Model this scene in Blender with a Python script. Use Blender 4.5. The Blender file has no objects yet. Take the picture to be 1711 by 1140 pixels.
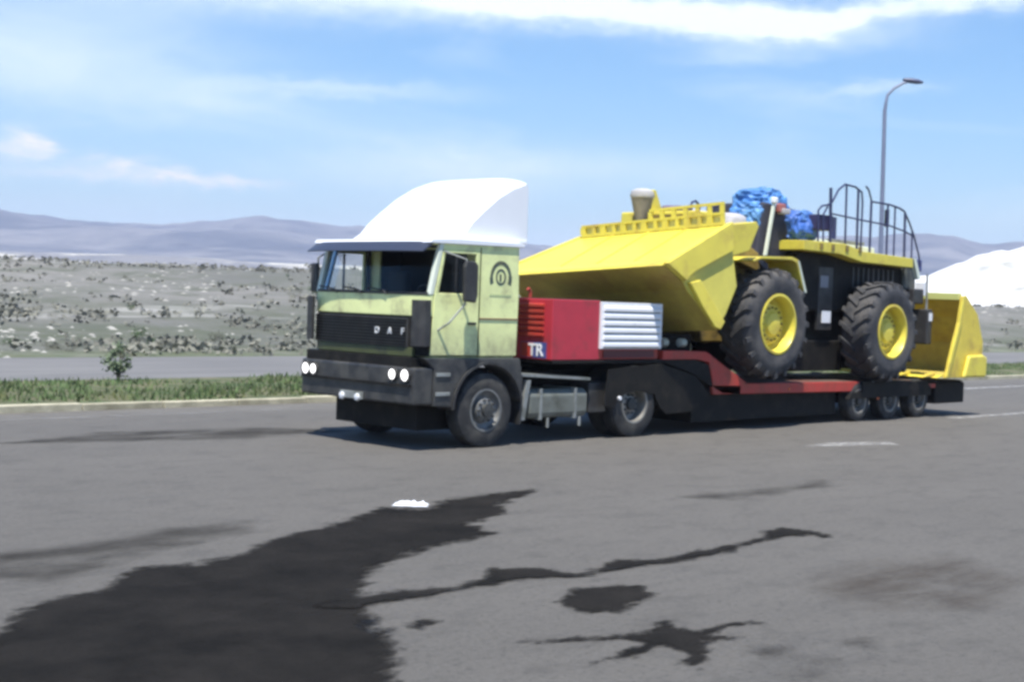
import bpy, math, random
from mathutils import Matrix, Vector, noise
R = math.radians
random.seed(7)
scene = bpy.context.scene
C = scene.collection

# ---------------------------------------------------------------- camera
F_ = Vector((0.70122406, 0.71228802, -0.03050566)); R_ = Vector((0.71293369, -0.70038146, 0.03451619)); U_ = Vector((-0.00321987, 0.04595209, 0.99893846))
cam = bpy.data.cameras.new('camera'); camo = bpy.data.objects.new('camera', cam); C.objects.link(camo)
M = Matrix.Identity(4)
for i in range(3):
    M[i][0] = R_[i]; M[i][1] = U_[i]; M[i][2] = -F_[i]
M[0][3], M[1][3], M[2][3] = -11.877, -13.854, 2.0756
camo.matrix_world = M
cam.sensor_width = 36; cam.lens = 48.66; cam.clip_start = .1; cam.clip_end = 20000
scene.camera = camo
# ---------------------------------------------------------------- light
SUN_EL, SUN_AZ = 69.0, 231.0            # azimuth measured clockwise from +Y
world = bpy.data.worlds.new('World'); scene.world = world; world.use_nodes = True
nt = world.node_tree; N = nt.nodes; Lk = nt.links
for n in list(N): N.remove(n)
def wn(t, **k):
    n = N.new(t)
    for a, b in k.items(): setattr(n, a, b)
    return n
def wmath(op, a, b=None, c=None, clamp=False):
    n = wn('ShaderNodeMath', operation=op, use_clamp=clamp)
    for i, v in enumerate((a, b, c)):
        if v is None: continue
        if isinstance(v, (int, float)): n.inputs[i].default_value = v
        else: Lk.new(v, n.inputs[i])
    return n.outputs[0]
sky = wn('ShaderNodeTexSky', sky_type='NISHITA', sun_disc=False, sun_elevation=R(SUN_EL), sun_rotation=R(SUN_AZ), air_density=1.5, dust_density=.1, ozone_density=4.5, altitude=900)
tc = wn('ShaderNodeTexCoord'); sep = wn('ShaderNodeSeparateXYZ'); Lk.new(tc.outputs['Generated'], sep.inputs[0])
el = wmath('MULTIPLY', wmath('ARCSINE', sep.outputs[2]), 57.2958)
az = wmath('MULTIPLY', wmath('ARCTAN2', sep.outputs[0], sep.outputs[1]), 57.2958)
comb = wn('ShaderNodeCombineXYZ'); Lk.new(az, comb.inputs[0]); Lk.new(el, comb.inputs[1])
def wnoise(sx, sy, detail=5, rough=.55, dist=0):
    m = wn('ShaderNodeVectorMath', operation='MULTIPLY'); Lk.new(comb.outputs[0], m.inputs[0]); m.inputs[1].default_value = (sx, sy, 1)
    n = wn('ShaderNodeTexNoise'); Lk.new(m.outputs[0], n.inputs['Vector']); n.inputs['Scale'].default_value = 1
    n.inputs['Detail'].default_value = detail; n.inputs['Roughness'].default_value = rough; n.inputs['Distortion'].default_value = dist
    return n.outputs['Fac']
nA = wnoise(.085, .34, 6, .55, .6); nB = wnoise(.9, 1.8, 5, .6); nC = wnoise(.35, 1.3, 5, .6, .4)
azw = wmath('ADD', az, wmath('MULTIPLY', wmath('SUBTRACT', nC, .5), 5.0))
elw = wmath('ADD', el, wmath('MULTIPLY', wmath('SUBTRACT', nB, .5), 1.1))
def blob(a0, e0, sa, se, amp, slope=0):
    da = wmath('DIVIDE', wmath('SUBTRACT', azw, a0), sa)
    e2 = wmath('SUBTRACT', elw, e0) if not slope else wmath('SUBTRACT', wmath('SUBTRACT', elw, e0), wmath('MULTIPLY', wmath('SUBTRACT', azw, a0), slope))
    de = wmath('DIVIDE', e2, se)
    r2 = wmath('ADD', wmath('MULTIPLY', da, da), wmath('MULTIPLY', de, de))
    return wmath('MULTIPLY', wmath('EXPONENT', wmath('MULTIPLY', r2, -1.0)), amp)
clouds = None
for b in [(36, 12.0, 9, .9, .8, 0), (47, 11.9, 6, .7, 1.0, -.03), (53.5, 11.4, 4.6, .65, 1.2, -.06), (57.2, 11.45, 2.6, .4, 1.0, .13), (62.5, 12.2, 4, .5, 1.0, .03),
          (37.5, 8.3, 4.5, .35, .42, 0), (58.5, 8.8, 2.0, .28, .45, .05), (53.0, 10.1, 2.2, .35, .28, 0), (26, 9.5, 6, 2.4, .55, 0), (30, 7.6, 6, .9, .3, 0),
          (41, 5.2, 6, 1.0, .5, 0), (50, 5.6, 5, .8, .25, 0)]:
    v = blob(*b); clouds = v if clouds is None else wmath('ADD', clouds, v)
wisp = wmath('MULTIPLY', wmath('MAXIMUM', wmath('SUBTRACT', nA, .50), 0), 1.3)
fade = wn('ShaderNodeMapRange'); Lk.new(el, fade.inputs[0]); fade.inputs[1].default_value = 14; fade.inputs[2].default_value = 22; fade.inputs[3].default_value = 1; fade.inputs[4].default_value = 0
wisp = wmath('MULTIPLY', wmath('MULTIPLY', wisp, .8), fade.outputs[0])
clouds = wmath('ADD', wmath('MULTIPLY', clouds, wmath('ADD', wmath('MULTIPLY', nA, .9), .5)), wisp, clamp=True)
puffs = None
for b in [(25.1, 5.45, .75, .42, 1.1), (28.4, 4.75, 1.25, .3, 1.0), (30.6, 4.5, .9, .22, .95), (32.7, 4.3, 1.3, .22, .95), (23.8, 5.1, 1.2, .35, .7), (27, 4.3, 3.5, .25, .35)]:
    v = blob(*b); puffs = v if puffs is None else wmath('ADD', puffs, v)
puffs = wmath('MULTIPLY', puffs, wmath('ADD', nB, .35), clamp=True)
def wmix(f, a, b):
    n = wn('ShaderNodeMix', data_type='RGBA')
    Lk.new(f, n.inputs[0])
    for i, v in ((6, a), (7, b)):
        if isinstance(v, tuple): n.inputs[i].default_value = (*v, 1)
        else: Lk.new(v, n.inputs[i])
    return n.outputs[2]
SKS = .07
# horizon veil of thin high cloud
veil = wmath('MULTIPLY', wmath('EXPONENT', wmath('MULTIPLY', wmath('MAXIMUM', el, 0), -.34)), .95, clamp=True)
tint = wn('ShaderNodeMix', data_type='RGBA', blend_type='MULTIPLY'); tint.inputs[0].default_value = 1
Lk.new(sky.outputs[0], tint.inputs[6]); tint.inputs[7].default_value = (.68, 1.06, 1.42, 1)
c1 = wmix(veil, tint.outputs[2], (7.6, 9.2, 10.0))
c2 = wmix(wmath('MULTIPLY', clouds, .95, clamp=True), c1, (10.4, 11.4, 11.4))
c3 = wmix(puffs, c2, (11.3, 10.8, 10.6))
bg = wn('ShaderNodeBackground'); bg.inputs[1].default_value = SKS; Lk.new(c3, bg.inputs[0])
out = wn('ShaderNodeOutputWorld'); Lk.new(bg.outputs[0], out.inputs[0])
sun = bpy.data.lights.new('sun', 'SUN'); sun.energy = 4.7; sun.angle = R(.6); sun.color = (1, .965, .9)
suno = bpy.data.objects.new('sun', sun); C.objects.link(suno)
sd = Vector((math.sin(R(SUN_AZ)) * math.cos(R(SUN_EL)), math.cos(R(SUN_AZ)) * math.cos(R(SUN_EL)), math.sin(R(SUN_EL))))
suno.rotation_euler = sd.to_track_quat('Z', 'Y').to_euler(); suno.location = sd * 50
scene.view_settings.view_transform = 'Standard'; scene.view_settings.look = 'None'; scene.view_settings.gamma = 1
scene.view_settings.exposure = .72
scene.cycles.pixel_filter_type = 'GAUSSIAN'; scene.cycles.filter_width = 3.6
scene.cycles.max_bounces = 7; scene.cycles.use_denoising = True
scene.cycles.volume_bounces = 0

# ---------------------------------------------------------------- materials
def mat(name, col, rough=.6, metal=0, var=.0, vscale=3, dirt=None, dscale=1.5, dlo=.5, dhi=.7, bump=0, bscale=30, spec=.5, coat=0, emit=None, es=0, lowdirt=None):
    m = bpy.data.materials.new(name); m.use_nodes = True; t = m.node_tree; b = t.nodes['Principled BSDF']
    b.inputs['Roughness'].default_value = rough; b.inputs['Metallic'].default_value = metal
    b.inputs['Specular IOR Level'].default_value = spec; b.inputs['Coat Weight'].default_value = coat
    g = t.nodes.new('ShaderNodeNewGeometry')
    def nz(s, d=4, r=.6):
        n = t.nodes.new('ShaderNodeTexNoise'); t.links.new(g.outputs['Position'], n.inputs['Vector'])
        n.inputs['Scale'].default_value = s; n.inputs['Detail'].default_value = d; n.inputs['Roughness'].default_value = r; return n.outputs['Fac']
    def mr(v, lo, hi, a=0, c=1):
        n = t.nodes.new('ShaderNodeMapRange'); t.links.new(v, n.inputs[0])
        for i, x in zip((1, 2, 3, 4), (lo, hi, a, c)): n.inputs[i].default_value = x
        return n.outputs[0]
    def mix(f, a, c):
        n = t.nodes.new('ShaderNodeMix'); n.data_type = 'RGBA'; t.links.new(f, n.inputs[0])
        for i, v in ((6, a), (7, c)):
            if isinstance(v, tuple): n.inputs[i].default_value = (*v, 1)
            else: t.links.new(v, n.inputs[i])
        return n.outputs[2]
    c = col
    if var:
        c = mix(mr(nz(vscale), .3, .7), tuple(x * (1 - var) for x in col), tuple(min(1, x * (1 + var)) for x in col))
    if dirt:
        c = mix(mr(nz(dscale, 6, .65), dlo, dhi), c, dirt)
    if lowdirt:  # road grime that gets thicker towards the wheels: (colour, z where it is full, z where it ends)
        s = t.nodes.new('ShaderNodeSeparateXYZ'); t.links.new(g.outputs['Position'], s.inputs[0])
        a = mr(s.outputs[2], lowdirt[1], lowdirt[2], 1, 0)
        mm = t.nodes.new('ShaderNodeMath'); mm.operation = 'MULTIPLY'; t.links.new(a, mm.inputs[0]); t.links.new(mr(nz(4, 6, .7), .3, .75), mm.inputs[1])
        c = mix(mm.outputs[0], c, lowdirt[0])
    if isinstance(c, tuple): b.inputs['Base Color'].default_value = (*c, 1)
    else: t.links.new(c, b.inputs['Base Color'])
    if bump:
        bp = t.nodes.new('ShaderNodeBump'); bp.inputs['Strength'].default_value = bump; bp.inputs['Distance'].default_value = .02
        t.links.new(nz(bscale, 6), bp.inputs['Height']); t.links.new(bp.outputs[0], b.inputs['Normal'])
    if emit: b.inputs['Emission Color'].default_value = (*emit, 1); b.inputs['Emission Strength'].default_value = es
    return m
m_cab = mat('cab_paint', (.84, .88, .40), .38, var=.10, dirt=(.40, .38, .20), dscale=2.6, dlo=.50, dhi=.74, bump=.03, bscale=6, lowdirt=((.26, .24, .15), 1.25, 1.75))
m_pillar = mat('pillar_paint', (.72, .76, .62), .4, var=.05)
m_white = mat('white_fibreglass', (.84, .85, .86), .35, var=.02, bump=.03, bscale=3)
m_black = mat('black_plastic', (.032, .030, .029), .5, var=.25, dirt=(.07, .068, .06), dscale=5, dlo=.45, dhi=.8)
m_blackm = mat('shaded_dark_steel', (.013, .012, .0105), .7, var=.3, dirt=(.03, .026, .02), dscale=4, spec=.2)  # base kept near black; shade of the underparts is put into the colour
m_bump = mat('bumper_steel', (.035, .035, .036), .42, var=.3, vscale=6, dirt=(.085, .08, .068), dscale=3, dlo=.42, dhi=.7)
m_olive = mat('olive_strip', (.075, .085, .03), .5, var=.2, dirt=(.03, .03, .025), dscale=4)
m_rub = mat('tyre_rubber', (.028, .028, .028), .85, var=.3, vscale=6, dirt=(.085, .078, .065), dscale=3, dlo=.45, dhi=.75, bump=.3, bscale=25)
m_rubbig = mat('dusty_tyre_rubber', (.035, .036, .040), .8, var=.3, vscale=5, dirt=(.11, .10, .09), dscale=2.2, dlo=.42, dhi=.7, bump=.3, bscale=20)
m_rim = mat('grey_rim', (.20, .20, .19), .5, .3, var=.2, vscale=8, dirt=(.12, .11, .09), dscale=6)
m_rims = mat('pale_rim', (.27, .26, .235), .45, .4, var=.15, dirt=(.25, .2, .15), dscale=7)
m_hub = mat('dark_hub', (.05, .05, .045), .6)
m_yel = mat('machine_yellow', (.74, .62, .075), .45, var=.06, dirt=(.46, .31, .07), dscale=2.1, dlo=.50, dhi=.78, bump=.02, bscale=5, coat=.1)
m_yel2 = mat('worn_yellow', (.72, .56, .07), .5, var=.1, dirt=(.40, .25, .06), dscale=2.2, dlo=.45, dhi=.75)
m_yshade = mat('bucket_shade_yellow', (.52, .43, .085), .65, var=.12, dirt=(.36, .25, .06), dscale=1.7, dlo=.4, dhi=.7)  # dirty bucket yellow, with underside and interior shade mixed into the colour
m_ydk = mat('dark_yellow', (.34, .24, .06), .6, var=.2, dirt=(.08, .06, .03), dscale=3, dlo=.4, dhi=.65)  # darker yellow; on the lift arms it carries their shade
m_red = mat('cabinet_red', (.50, .035, .055), .45, var=.08, dirt=(.22, .045, .04), dscale=2.5, dlo=.52, dhi=.8)
m_reddk = mat('faded_red', (.52, .05, .035), .5, var=.12, dirt=(.24, .05, .03), dscale=3, dlo=.4, dhi=.7)
m_slat = mat('white_slat_paint', (.86, .86, .87), .45, var=.03, dirt=(.5, .5, .5), dscale=7, dlo=.6, dhi=.85)
m_grey = mat('galvanised', (.30, .31, .29), .5, .2, var=.2, dirt=(.12, .12, .09), dscale=4)
m_tank = mat('tank_grey', (.20, .21, .18), .5, .1, var=.25, vscale=3, dirt=(.07, .07, .05), dscale=3, dlo=.4, dhi=.7)
m_rail = mat('navy_rail', (.035, .04, .10), .5, var=.15)
m_lamp = mat('headlight_glass', (.9, .9, .9), .1, emit=(1, .97, .93), es=1.6)
m_seat = mat('seat_cloth', (.05, .05, .055), .9)
m_tarp = mat('blue_tarpaulin', (.08, .23, .52), .55, var=.3, vscale=4, dirt=(.20, .42, .66), dscale=2.5, dlo=.48, dhi=.7, bump=.5, bscale=7)
m_tarp2 = mat('deep_blue_tarpaulin', (.045, .13, .42), .55, var=.3, vscale=4, dirt=(.2, .40, .75), dscale=3, dlo=.5, dhi=.7, bump=.5, bscale=7)
m_pole = mat('lamp_post_paint', (.20, .22, .30), .5, .2, var=.1)
m_cloth = mat('pale_sack', (.46, .44, .44), .8, var=.15, bump=.4, bscale=8)
m_lett = mat('chrome_letter', (.75, .75, .74), .3, .2)
m_dkgr = mat('emblem_ink', (.045, .06, .06), .6)
m_faint = mat('faded_ink', (.38, .46, .25), .6)
m_orange = mat('orange_lens', (.75, .16, .04), .3)
m_blue = mat('plate_blue', (.06, .08, .25), .5)
def glass(name, tint, tr):
    m = bpy.data.materials.new(name); m.use_nodes = True; t = m.node_tree
    for n in list(t.nodes): t.nodes.remove(n)
    a = t.nodes.new('ShaderNodeBsdfTransparent'); a.inputs[0].default_value = (*tint, 1)
    g = t.nodes.new('ShaderNodeBsdfGlossy'); g.inputs['Roughness'].default_value = .06; g.inputs[0].default_value = (.9, .95, 1, 1)
    fr = t.nodes.new('ShaderNodeLayerWeight'); fr.inputs[0].default_value = .12
    x = t.nodes.new('ShaderNodeMixShader'); o = t.nodes.new('ShaderNodeOutputMaterial')
    t.links.new(fr.outputs[0], x.inputs[0]); t.links.new(a.outputs[0], x.inputs[1]); t.links.new(g.outputs[0], x.inputs[2]); t.links.new(x.outputs[0], o.inputs[0])
    return m
m_glass = glass('window_glass', (.96, .97, .96), .8)

# ---------------------------------------------------------------- mesh helpers
class MB:
    def __init__(s): s.v = []; s.f = []
    def add(s, vs, fs):
        k = len(s.v); s.v += [tuple(v) for v in vs]; s.f += [tuple(i + k for i in f) for f in fs]; return s
    def box(s, x0, x1, y0, y1, z0, z1):
        return s.add([(x, y, z) for z in (z0, z1) for x, y in ((x0, y0), (x1, y0), (x1, y1), (x0, y1))],
                     [(3, 2, 1, 0), (4, 5, 6, 7), (0, 1, 5, 4), (1, 2, 6, 5), (2, 3, 7, 6), (3, 0, 4, 7)])
    def prism(s, pts, a, b, axis='y'):
        n = len(pts)
        def P(u, w, t): return {'y': (u, t, w), 'x': (t, u, w), 'z': (u, w, t)}[axis]
        vs = [P(u, w, a) for u, w in pts] + [P(u, w, b) for u, w in pts]
        return s.add(vs, [tuple(range(n)), tuple(range(2 * n - 1, n - 1, -1))] + [(i, i + n, (i + 1) % n + n, (i + 1) % n) for i in range(n)])
    def tube(s, pts, r, n=8, r2=None):
        pts = [Vector(p) for p in pts]; m = len(pts); vs = []; up0 = None
        for i, p in enumerate(pts):
            d = (pts[min(i + 1, m - 1)] - pts[max(i - 1, 0)]).normalized()
            if up0 is None: up0 = Vector((0, 0, 1)) if abs(d.z) < .9 else Vector((1, 0, 0))
            a = d.cross(up0).normalized(); b = a.cross(d); up0 = b
            rr = r if r2 is None else r + (r2 - r) * i / (m - 1)
            vs += [p + (a * math.cos(t) + b * math.sin(t)) * rr for t in (2 * math.pi * k / n for k in range(n))]
        fs = [(i * n + k, i * n + (k + 1) % n, (i + 1) * n + (k + 1) % n, (i + 1) * n + k) for i in range(m - 1) for k in range(n)]
        fs += [tuple(range(n - 1, -1, -1)), tuple((m - 1) * n + k for k in range(n))]
        return s.add(vs, fs)
    def lathe(s, cx, cz, prof, n=40, axis='y', cy=0):
        m = len(prof); vs = []
        for k in range(n):
            t = 2 * math.pi * k / n
            for r, y in prof:
                vs.append((cx + r * math.cos(t), y, cz + r * math.sin(t)) if axis == 'y' else (cx + r * math.cos(t), cy + r * math.sin(t), y) if axis == 'z' else (y, cx + r * math.cos(t), cz + r * math.sin(t)))
        fs = [(k * m + i, k * m + i + 1, ((k + 1) % n) * m + i + 1, ((k + 1) % n) * m + i) for k in range(n) for i in range(m - 1)]
        return s.add(vs, fs)
    def xf(s, M):
        s.v = [tuple(M @ Vector(v)) for v in s.v]; return s
    def widen(s):   # the far end of the bucket flares out towards its lip
        s.v = [(x, y + (.72 * (1 - max(0, min(1, (x - 4.6) / 1.5))) if y > 2.7 else 0), z) for x, y, z in s.v]; return s
    def build(s, name, m, parent=None, bevel=0, smooth=False, label=None):
        me = bpy.data.meshes.new(name); me.from_pydata(s.v, [], s.f); me.update()
        import bmesh
        bm = bmesh.new(); bm.from_mesh(me); bmesh.ops.recalc_face_normals(bm, faces=bm.faces); bm.to_mesh(me); bm.free()
        if smooth:
            for p in me.polygons: p.use_smooth = True
            me.set_sharp_from_angle(angle=R(40))
        me.materials.append(m); o = bpy.data.objects.new(name, me); C.objects.link(o)
        if parent is not None:
            o.parent = parent
            if parent.type == 'EMPTY': o.matrix_parent_inverse = Matrix.Translation(parent.location).inverted()
        if bevel:
            b = o.modifiers.new('bevel', 'BEVEL'); b.width = bevel; b.segments = 2; b.limit_method = 'ANGLE'; b.angle_limit = R(35)
        if label: o['label'] = label
        return o
def tag(o, label=None, cat=None, group=None, kind=None):
    for k, v in (('label', label), ('category', cat), ('group', group), ('kind', kind)):
        if v: o[k] = v
    return o
def empty(name, loc, label, cat, group=None):
    o = bpy.data.objects.new(name, None); C.objects.link(o); o.location = loc; o.empty_display_size = .3
    return tag(o, label, cat, group)
def text_mesh(s, size, m, parent, name, loc, rot, extrude=.008, align='CENTER'):
    cu = bpy.data.curves.new(name, 'FONT'); cu.body = s; cu.size = size; cu.extrude = extrude; cu.align_x = align; cu.align_y = 'CENTER'; cu.offset = size * .02
    tmp = bpy.data.objects.new(name + '_tmp', cu); C.objects.link(tmp)
    me = bpy.data.meshes.new_from_object(tmp.evaluated_get(bpy.context.evaluated_depsgraph_get())); bpy.data.objects.remove(tmp)
    me.name = name; me.transform(Matrix.Translation(loc) @ rot.to_4x4()); me.materials.clear(); me.materials.append(m)
    o = bpy.data.objects.new(name, me); C.objects.link(o); o.parent = parent
    if parent.type == 'EMPTY': o.matrix_parent_inverse = Matrix.Translation(parent.location).inverted()
    return o
# text orientation: columns are text-right, text-up, text-normal in the world
ROT_FRONT = Matrix(((0, 0, -1), (-1, 0, 0), (0, 1, 0)))     # faces -X
ROT_SIDE = Matrix(((1, 0, 0), (0, 0, -1), (0, 1, 0)))       # faces -Y

# ---------------------------------------------------------------- ground, terrain
def smooth(a, b, x):
    t = max(0, min(1, (x - a) / (b - a))); return t * t * (3 - 2 * t)
def interp(tab, x):
    if x <= tab[0][0]: return tab[0][1]
    for (a, u), (b, w) in zip(tab, tab[1:]):
        if x <= b:
            t = (x - a) / (b - a); t = t * t * (3 - 2 * t); return u + (w - u) * t
    return tab[-1][1]
CX, CY = -11.877, -13.854
def height(x, y, azd, d):
    if y < 22.6 or d < 30: return -.02
    h = interp([(30, 0), (48, .15), (90, 2.0), (135, 4.1), (200, 4.4), (400, 6.0), (650, 7.5)], d) * smooth(22.6, 40, y) * (1 - .38 * smooth(48, 57, azd))
    h += noise.fractal(Vector((x * .05, y * .05, 3)), 1, 2, 5) * min(1.0, d * .006) * smooth(24, 50, y) * (1 - smooth(400, 600, d))
    if d > 500:
        n1 = noise.fractal(Vector((x * .0022, y * .0022, 0)), 1, 2, 4)
        h += (13 + 16 * n1) * smooth(650, 1000, d) * (1 - smooth(1050, 1500, d))
        n2 = noise.fractal(Vector((x * .0022, y * .0022, 5)), 1, 2, 6)
        ridge = interp([(10, 2.35), (24, 2.45), (29, 2.45), (34, 2.75), (38, 2.35), (45, 2.3), (55, 2.7), (59, 2.75), (61.5, 3.0), (63.2, 2.72), (66, 3.15), (75, 3.3)], azd)
        rz = 3300 * math.tan(R(ridge))
        h += rz * (.93 + .22 * n2) * smooth(1350, 3300, d) * (1 - .3 * smooth(3400, 4200, d))
    return h
def terrain():
    azs = []; a = -180.0
    while a < 180:
        azs.append(a); a += .22 if 19 <= a <= 70 else 4
    rs = [4]; 
    while rs[-1] < 4300: rs.append(rs[-1] * 1.032 + .1)
    m = len(rs); vs = [(CX, CY, -.02)]; fs = []
    for a in azs:
        s, c = math.sin(R(a)), math.cos(R(a))
        for d in rs:
            x, y = CX + d * s, CY + d * c
            vs.append((x, y, height(x, y, a, d)))
    n = len(azs)
    for k in range(n):
        k2 = (k + 1) % n; fs.append((0, 1 + k2 * m, 1 + k * m))
        for i in range(m - 1): fs.append((1 + k * m + i, 1 + k2 * m + i, 1 + k2 * m + i + 1, 1 + k * m + i + 1))
    return vs, fs
def nodes_mat(name):
    m = bpy.data.materials.new(name); m.use_nodes = True; return m, m.node_tree, m.node_tree.nodes['Principled BSDF']
class NT:
    def __init__(s, t): s.t = t; s.g = t.nodes.new('ShaderNodeNewGeometry'); s.pos = s.g.outputs['Position']
    def noise(s, scale, d=5, r=.6, vec=None, stretch=None, dist=0):
        n = s.t.nodes.new('ShaderNodeTexNoise'); v = vec or s.pos
        if stretch:
            q = s.t.nodes.new('ShaderNodeVectorMath'); q.operation = 'MULTIPLY'; s.t.links.new(v, q.inputs[0]); q.inputs[1].default_value = stretch; v = q.outputs[0]
        s.t.links.new(v, n.inputs['Vector']); n.inputs['Scale'].default_value = scale; n.inputs['Detail'].default_value = d; n.inputs['Roughness'].default_value = r; n.inputs['Distortion'].default_value = dist
        return n.outputs['Fac']
    def mr(s, v, lo, hi, a=0, c=1):
        n = s.t.nodes.new('ShaderNodeMapRange'); s.t.links.new(v, n.inputs[0])
        for i, x in zip((1, 2, 3, 4), (lo, hi, a, c)): n.inputs[i].default_value = x
        return n.outputs[0]
    def mix(s, f, a, c):
        n = s.t.nodes.new('ShaderNodeMix'); n.data_type = 'RGBA'
        if isinstance(f, (int, float)): n.inputs[0].default_value = f
        else: s.t.links.new(f, n.inputs[0])
        for i, v in ((6, a), (7, c)):
            if isinstance(v, tuple): n.inputs[i].default_value = (*v, 1)
            else: s.t.links.new(v, n.inputs[i])
        return n.outputs[2]
    def math(s, op, a, b):
        n = s.t.nodes.new('ShaderNodeMath'); n.operation = op
        for i, v in enumerate((a, b)):
            if isinstance(v, (int, float)): n.inputs[i].default_value = v
            else: s.t.links.new(v, n.inputs[i])
        return n.outputs[0]
    def sep(s):
        n = s.t.nodes.new('ShaderNodeSeparateXYZ'); s.t.links.new(s.pos, n.inputs[0]); return n.outputs
    def bump(s, h, b, st=.4, dist=.02):
        n = s.t.nodes.new('ShaderNodeBump'); n.inputs['Strength'].default_value = st; n.inputs['Distance'].default_value = dist
        s.t.links.new(h, n.inputs['Height']); s.t.links.new(n.outputs[0], b.inputs['Normal'])
m_terr, t, b = nodes_mat('dry_hillside'); q = NT(t); b.inputs['Roughness'].default_value = .95
c = q.mix(q.mr(q.noise(.045, 8, .7), .38, .62), (.125, .124, .108), (.225, .212, .19))
c = q.mix(q.mr(q.noise(.30, 7, .75), .46, .64), c, (.105, .11, .08))
sx0 = q.sep(); lowz = q.mr(sx0[2], 1.6, .1); c = q.mix(q.math('MULTIPLY', lowz, q.mr(q.noise(.22, 6, .7), .38, .6)), c, (.085, .095, .055))
c = q.mix(q.mr(q.noise(.022, 7, .65, dist=.6), .53, .62), c, (.50, .48, .45))
c = q.mix(q.mr(q.noise(.09, 7, .7, dist=.4), .58, .70), c, (.085, .095, .065))
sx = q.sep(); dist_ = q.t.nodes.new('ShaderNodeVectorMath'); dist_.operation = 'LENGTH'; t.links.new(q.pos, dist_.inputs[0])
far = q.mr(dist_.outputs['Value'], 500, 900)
c = q.mix(far, c, q.mix(q.mr(q.noise(.0035, 9, .7, dist=.5), .42, .60), (.05, .06, .085), (.19, .185, .19)))  # bluish tint of distance haze mixed into the far slopes' colour
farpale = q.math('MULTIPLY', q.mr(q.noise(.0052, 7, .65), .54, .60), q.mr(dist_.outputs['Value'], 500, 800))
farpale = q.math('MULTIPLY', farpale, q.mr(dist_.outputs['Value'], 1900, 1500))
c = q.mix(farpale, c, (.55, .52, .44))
near = q.mr(sx[1], 27, 21.5)
c = q.mix(near, c, q.mix(q.mr(q.noise(2.2, 6, .7), .4, .7), (.075, .11, .035), (.17, .16, .10)))
t.links.new(c, b.inputs['Base Color']); q.bump(q.noise(1.2, 8, .7), b, .8, .3)
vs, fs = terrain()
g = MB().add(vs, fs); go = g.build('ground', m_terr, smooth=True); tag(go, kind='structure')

# asphalt lot
m_asph, t, b = nodes_mat('worn_asphalt'); q = NT(t); b.inputs['Roughness'].default_value = .88
c = q.mix(q.mr(q.noise(.28, 6, .6, stretch=(1, 2.6, 1)), .32, .7), (.078, .071, .061), (.112, .102, .088))
c = q.mix(q.mr(q.noise(1.3, 6, .65, stretch=(.5, 2, 1)), .55, .75), c, (.062, .057, .051))
c = q.mix(q.mr(q.noise(.6, 5, .6, stretch=(.35, 2.6, 1), dist=.5), .60, .72), c, (.060, .057, .053))
sx = q.sep()
band = q.mr(q.math('ABSOLUTE', q.math('SUBTRACT', sx[1], 4.6), 0), .2, 1.6, 1, 0)
c = q.mix(q.math('MULTIPLY', band, q.mr(q.noise(.5, 5, .6, stretch=(.3, 1, 1)), .35, .7, .1, .8)), c, (.058, .056, .054))
bandp = q.mr(q.math('ABSOLUTE', q.math('SUBTRACT', sx[1], 6.7), 0), .1, .9, 1, 0)
c = q.mix(q.math('MULTIPLY', bandp, q.mr(q.noise(.9, 5, .7, stretch=(.3, 1, 1)), .35, .7, .2, .8)), c, (.19, .18, .155))
sp = q.noise(90, 3, .8)
c = q.mix(q.mr(sp, .40, .75), c, (.15, .138, .12))
c = q.mix(q.mr(q.noise(70, 2, .8, stretch=(1, 1, 1.3)), .60, .72), c, (.025, .023, .021))
c = q.mix(q.mr(q.noise(26, 3, .75), .34, .66, .0, .55), c, (.155, .145, .128)); c = q.mix(q.mr(q.noise(17, 4, .8), .54, .70, 0, .75), c, (.036, .033, .030))
c = q.mix(q.mr(q.noise(2.2, 7, .75, stretch=(.8, 1.3, 1)), .50, .70, 0, .5), c, (.052, .048, .043))
t.links.new(c, b.inputs['Base Color']); q.bump(q.noise(40, 6, .85), b, .8, .02)
o = MB().add([(-60, -60, 0), (160, -60, 0), (160, 7.15, 0), (-60, 7.15, 0)], [(0, 1, 2, 3)]).build('parking_lot', m_asph); tag(o, kind='structure')
# strip between kerb and far road, far road
m_soil, t, b = nodes_mat('verge_soil'); q = NT(t); b.inputs['Roughness'].default_value = .95
c = q.mix(q.mr(q.noise(1.1, 6, .7), .38, .62), (.055, .085, .025), (.15, .135, .075)); t.links.new(c, b.inputs['Base Color']); q.bump(q.noise(9, 6, .7), b, .8, .08)
nx, ny = 150, 14; vv = []; ff = []
for i in range(nx + 1):
    for j in range(ny + 1):
        x = -50 + 200 * i / nx; y = 7.36 + 5.7 * j / ny
        vv.append((x, y, .07 + .07 * noise.noise(Vector((x * .6, y * .8, 0))) * min(1, j, ny - j)))
for i in range(nx):
    for j in range(ny): ff.append((i * (ny + 1) + j, (i + 1) * (ny + 1) + j, (i + 1) * (ny + 1) + j + 1, i * (ny + 1) + j + 1))
tag(MB().add(vv, ff).build('verge', m_soil, smooth=True), kind='structure')
m_road, t, b = nodes_mat('pale_asphalt'); q = NT(t); b.inputs['Roughness'].default_value = .9
c = q.mix(q.mr(q.noise(.4, 6, .6, stretch=(.4, 2, 1)), .35, .68), (.125, .12, .115), (.175, .168, .158)); t.links.new(c, b.inputs['Base Color'])
tag(MB().add([(-60, 13.06, .02), (160, 13.06, .02), (160, 22.2, .02), (-60, 22.2, .02)], [(0, 1, 2, 3)]).build('road', m_road), kind='structure')
m_kerb = mat('kerb_concrete', (.50, .46, .33), .85, var=.2, vscale=4, dirt=(.22, .20, .13), dscale=1.3, dlo=.4, dhi=.7, bump=.3, bscale=12)
kb = MB(); x = -40.0
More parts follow.
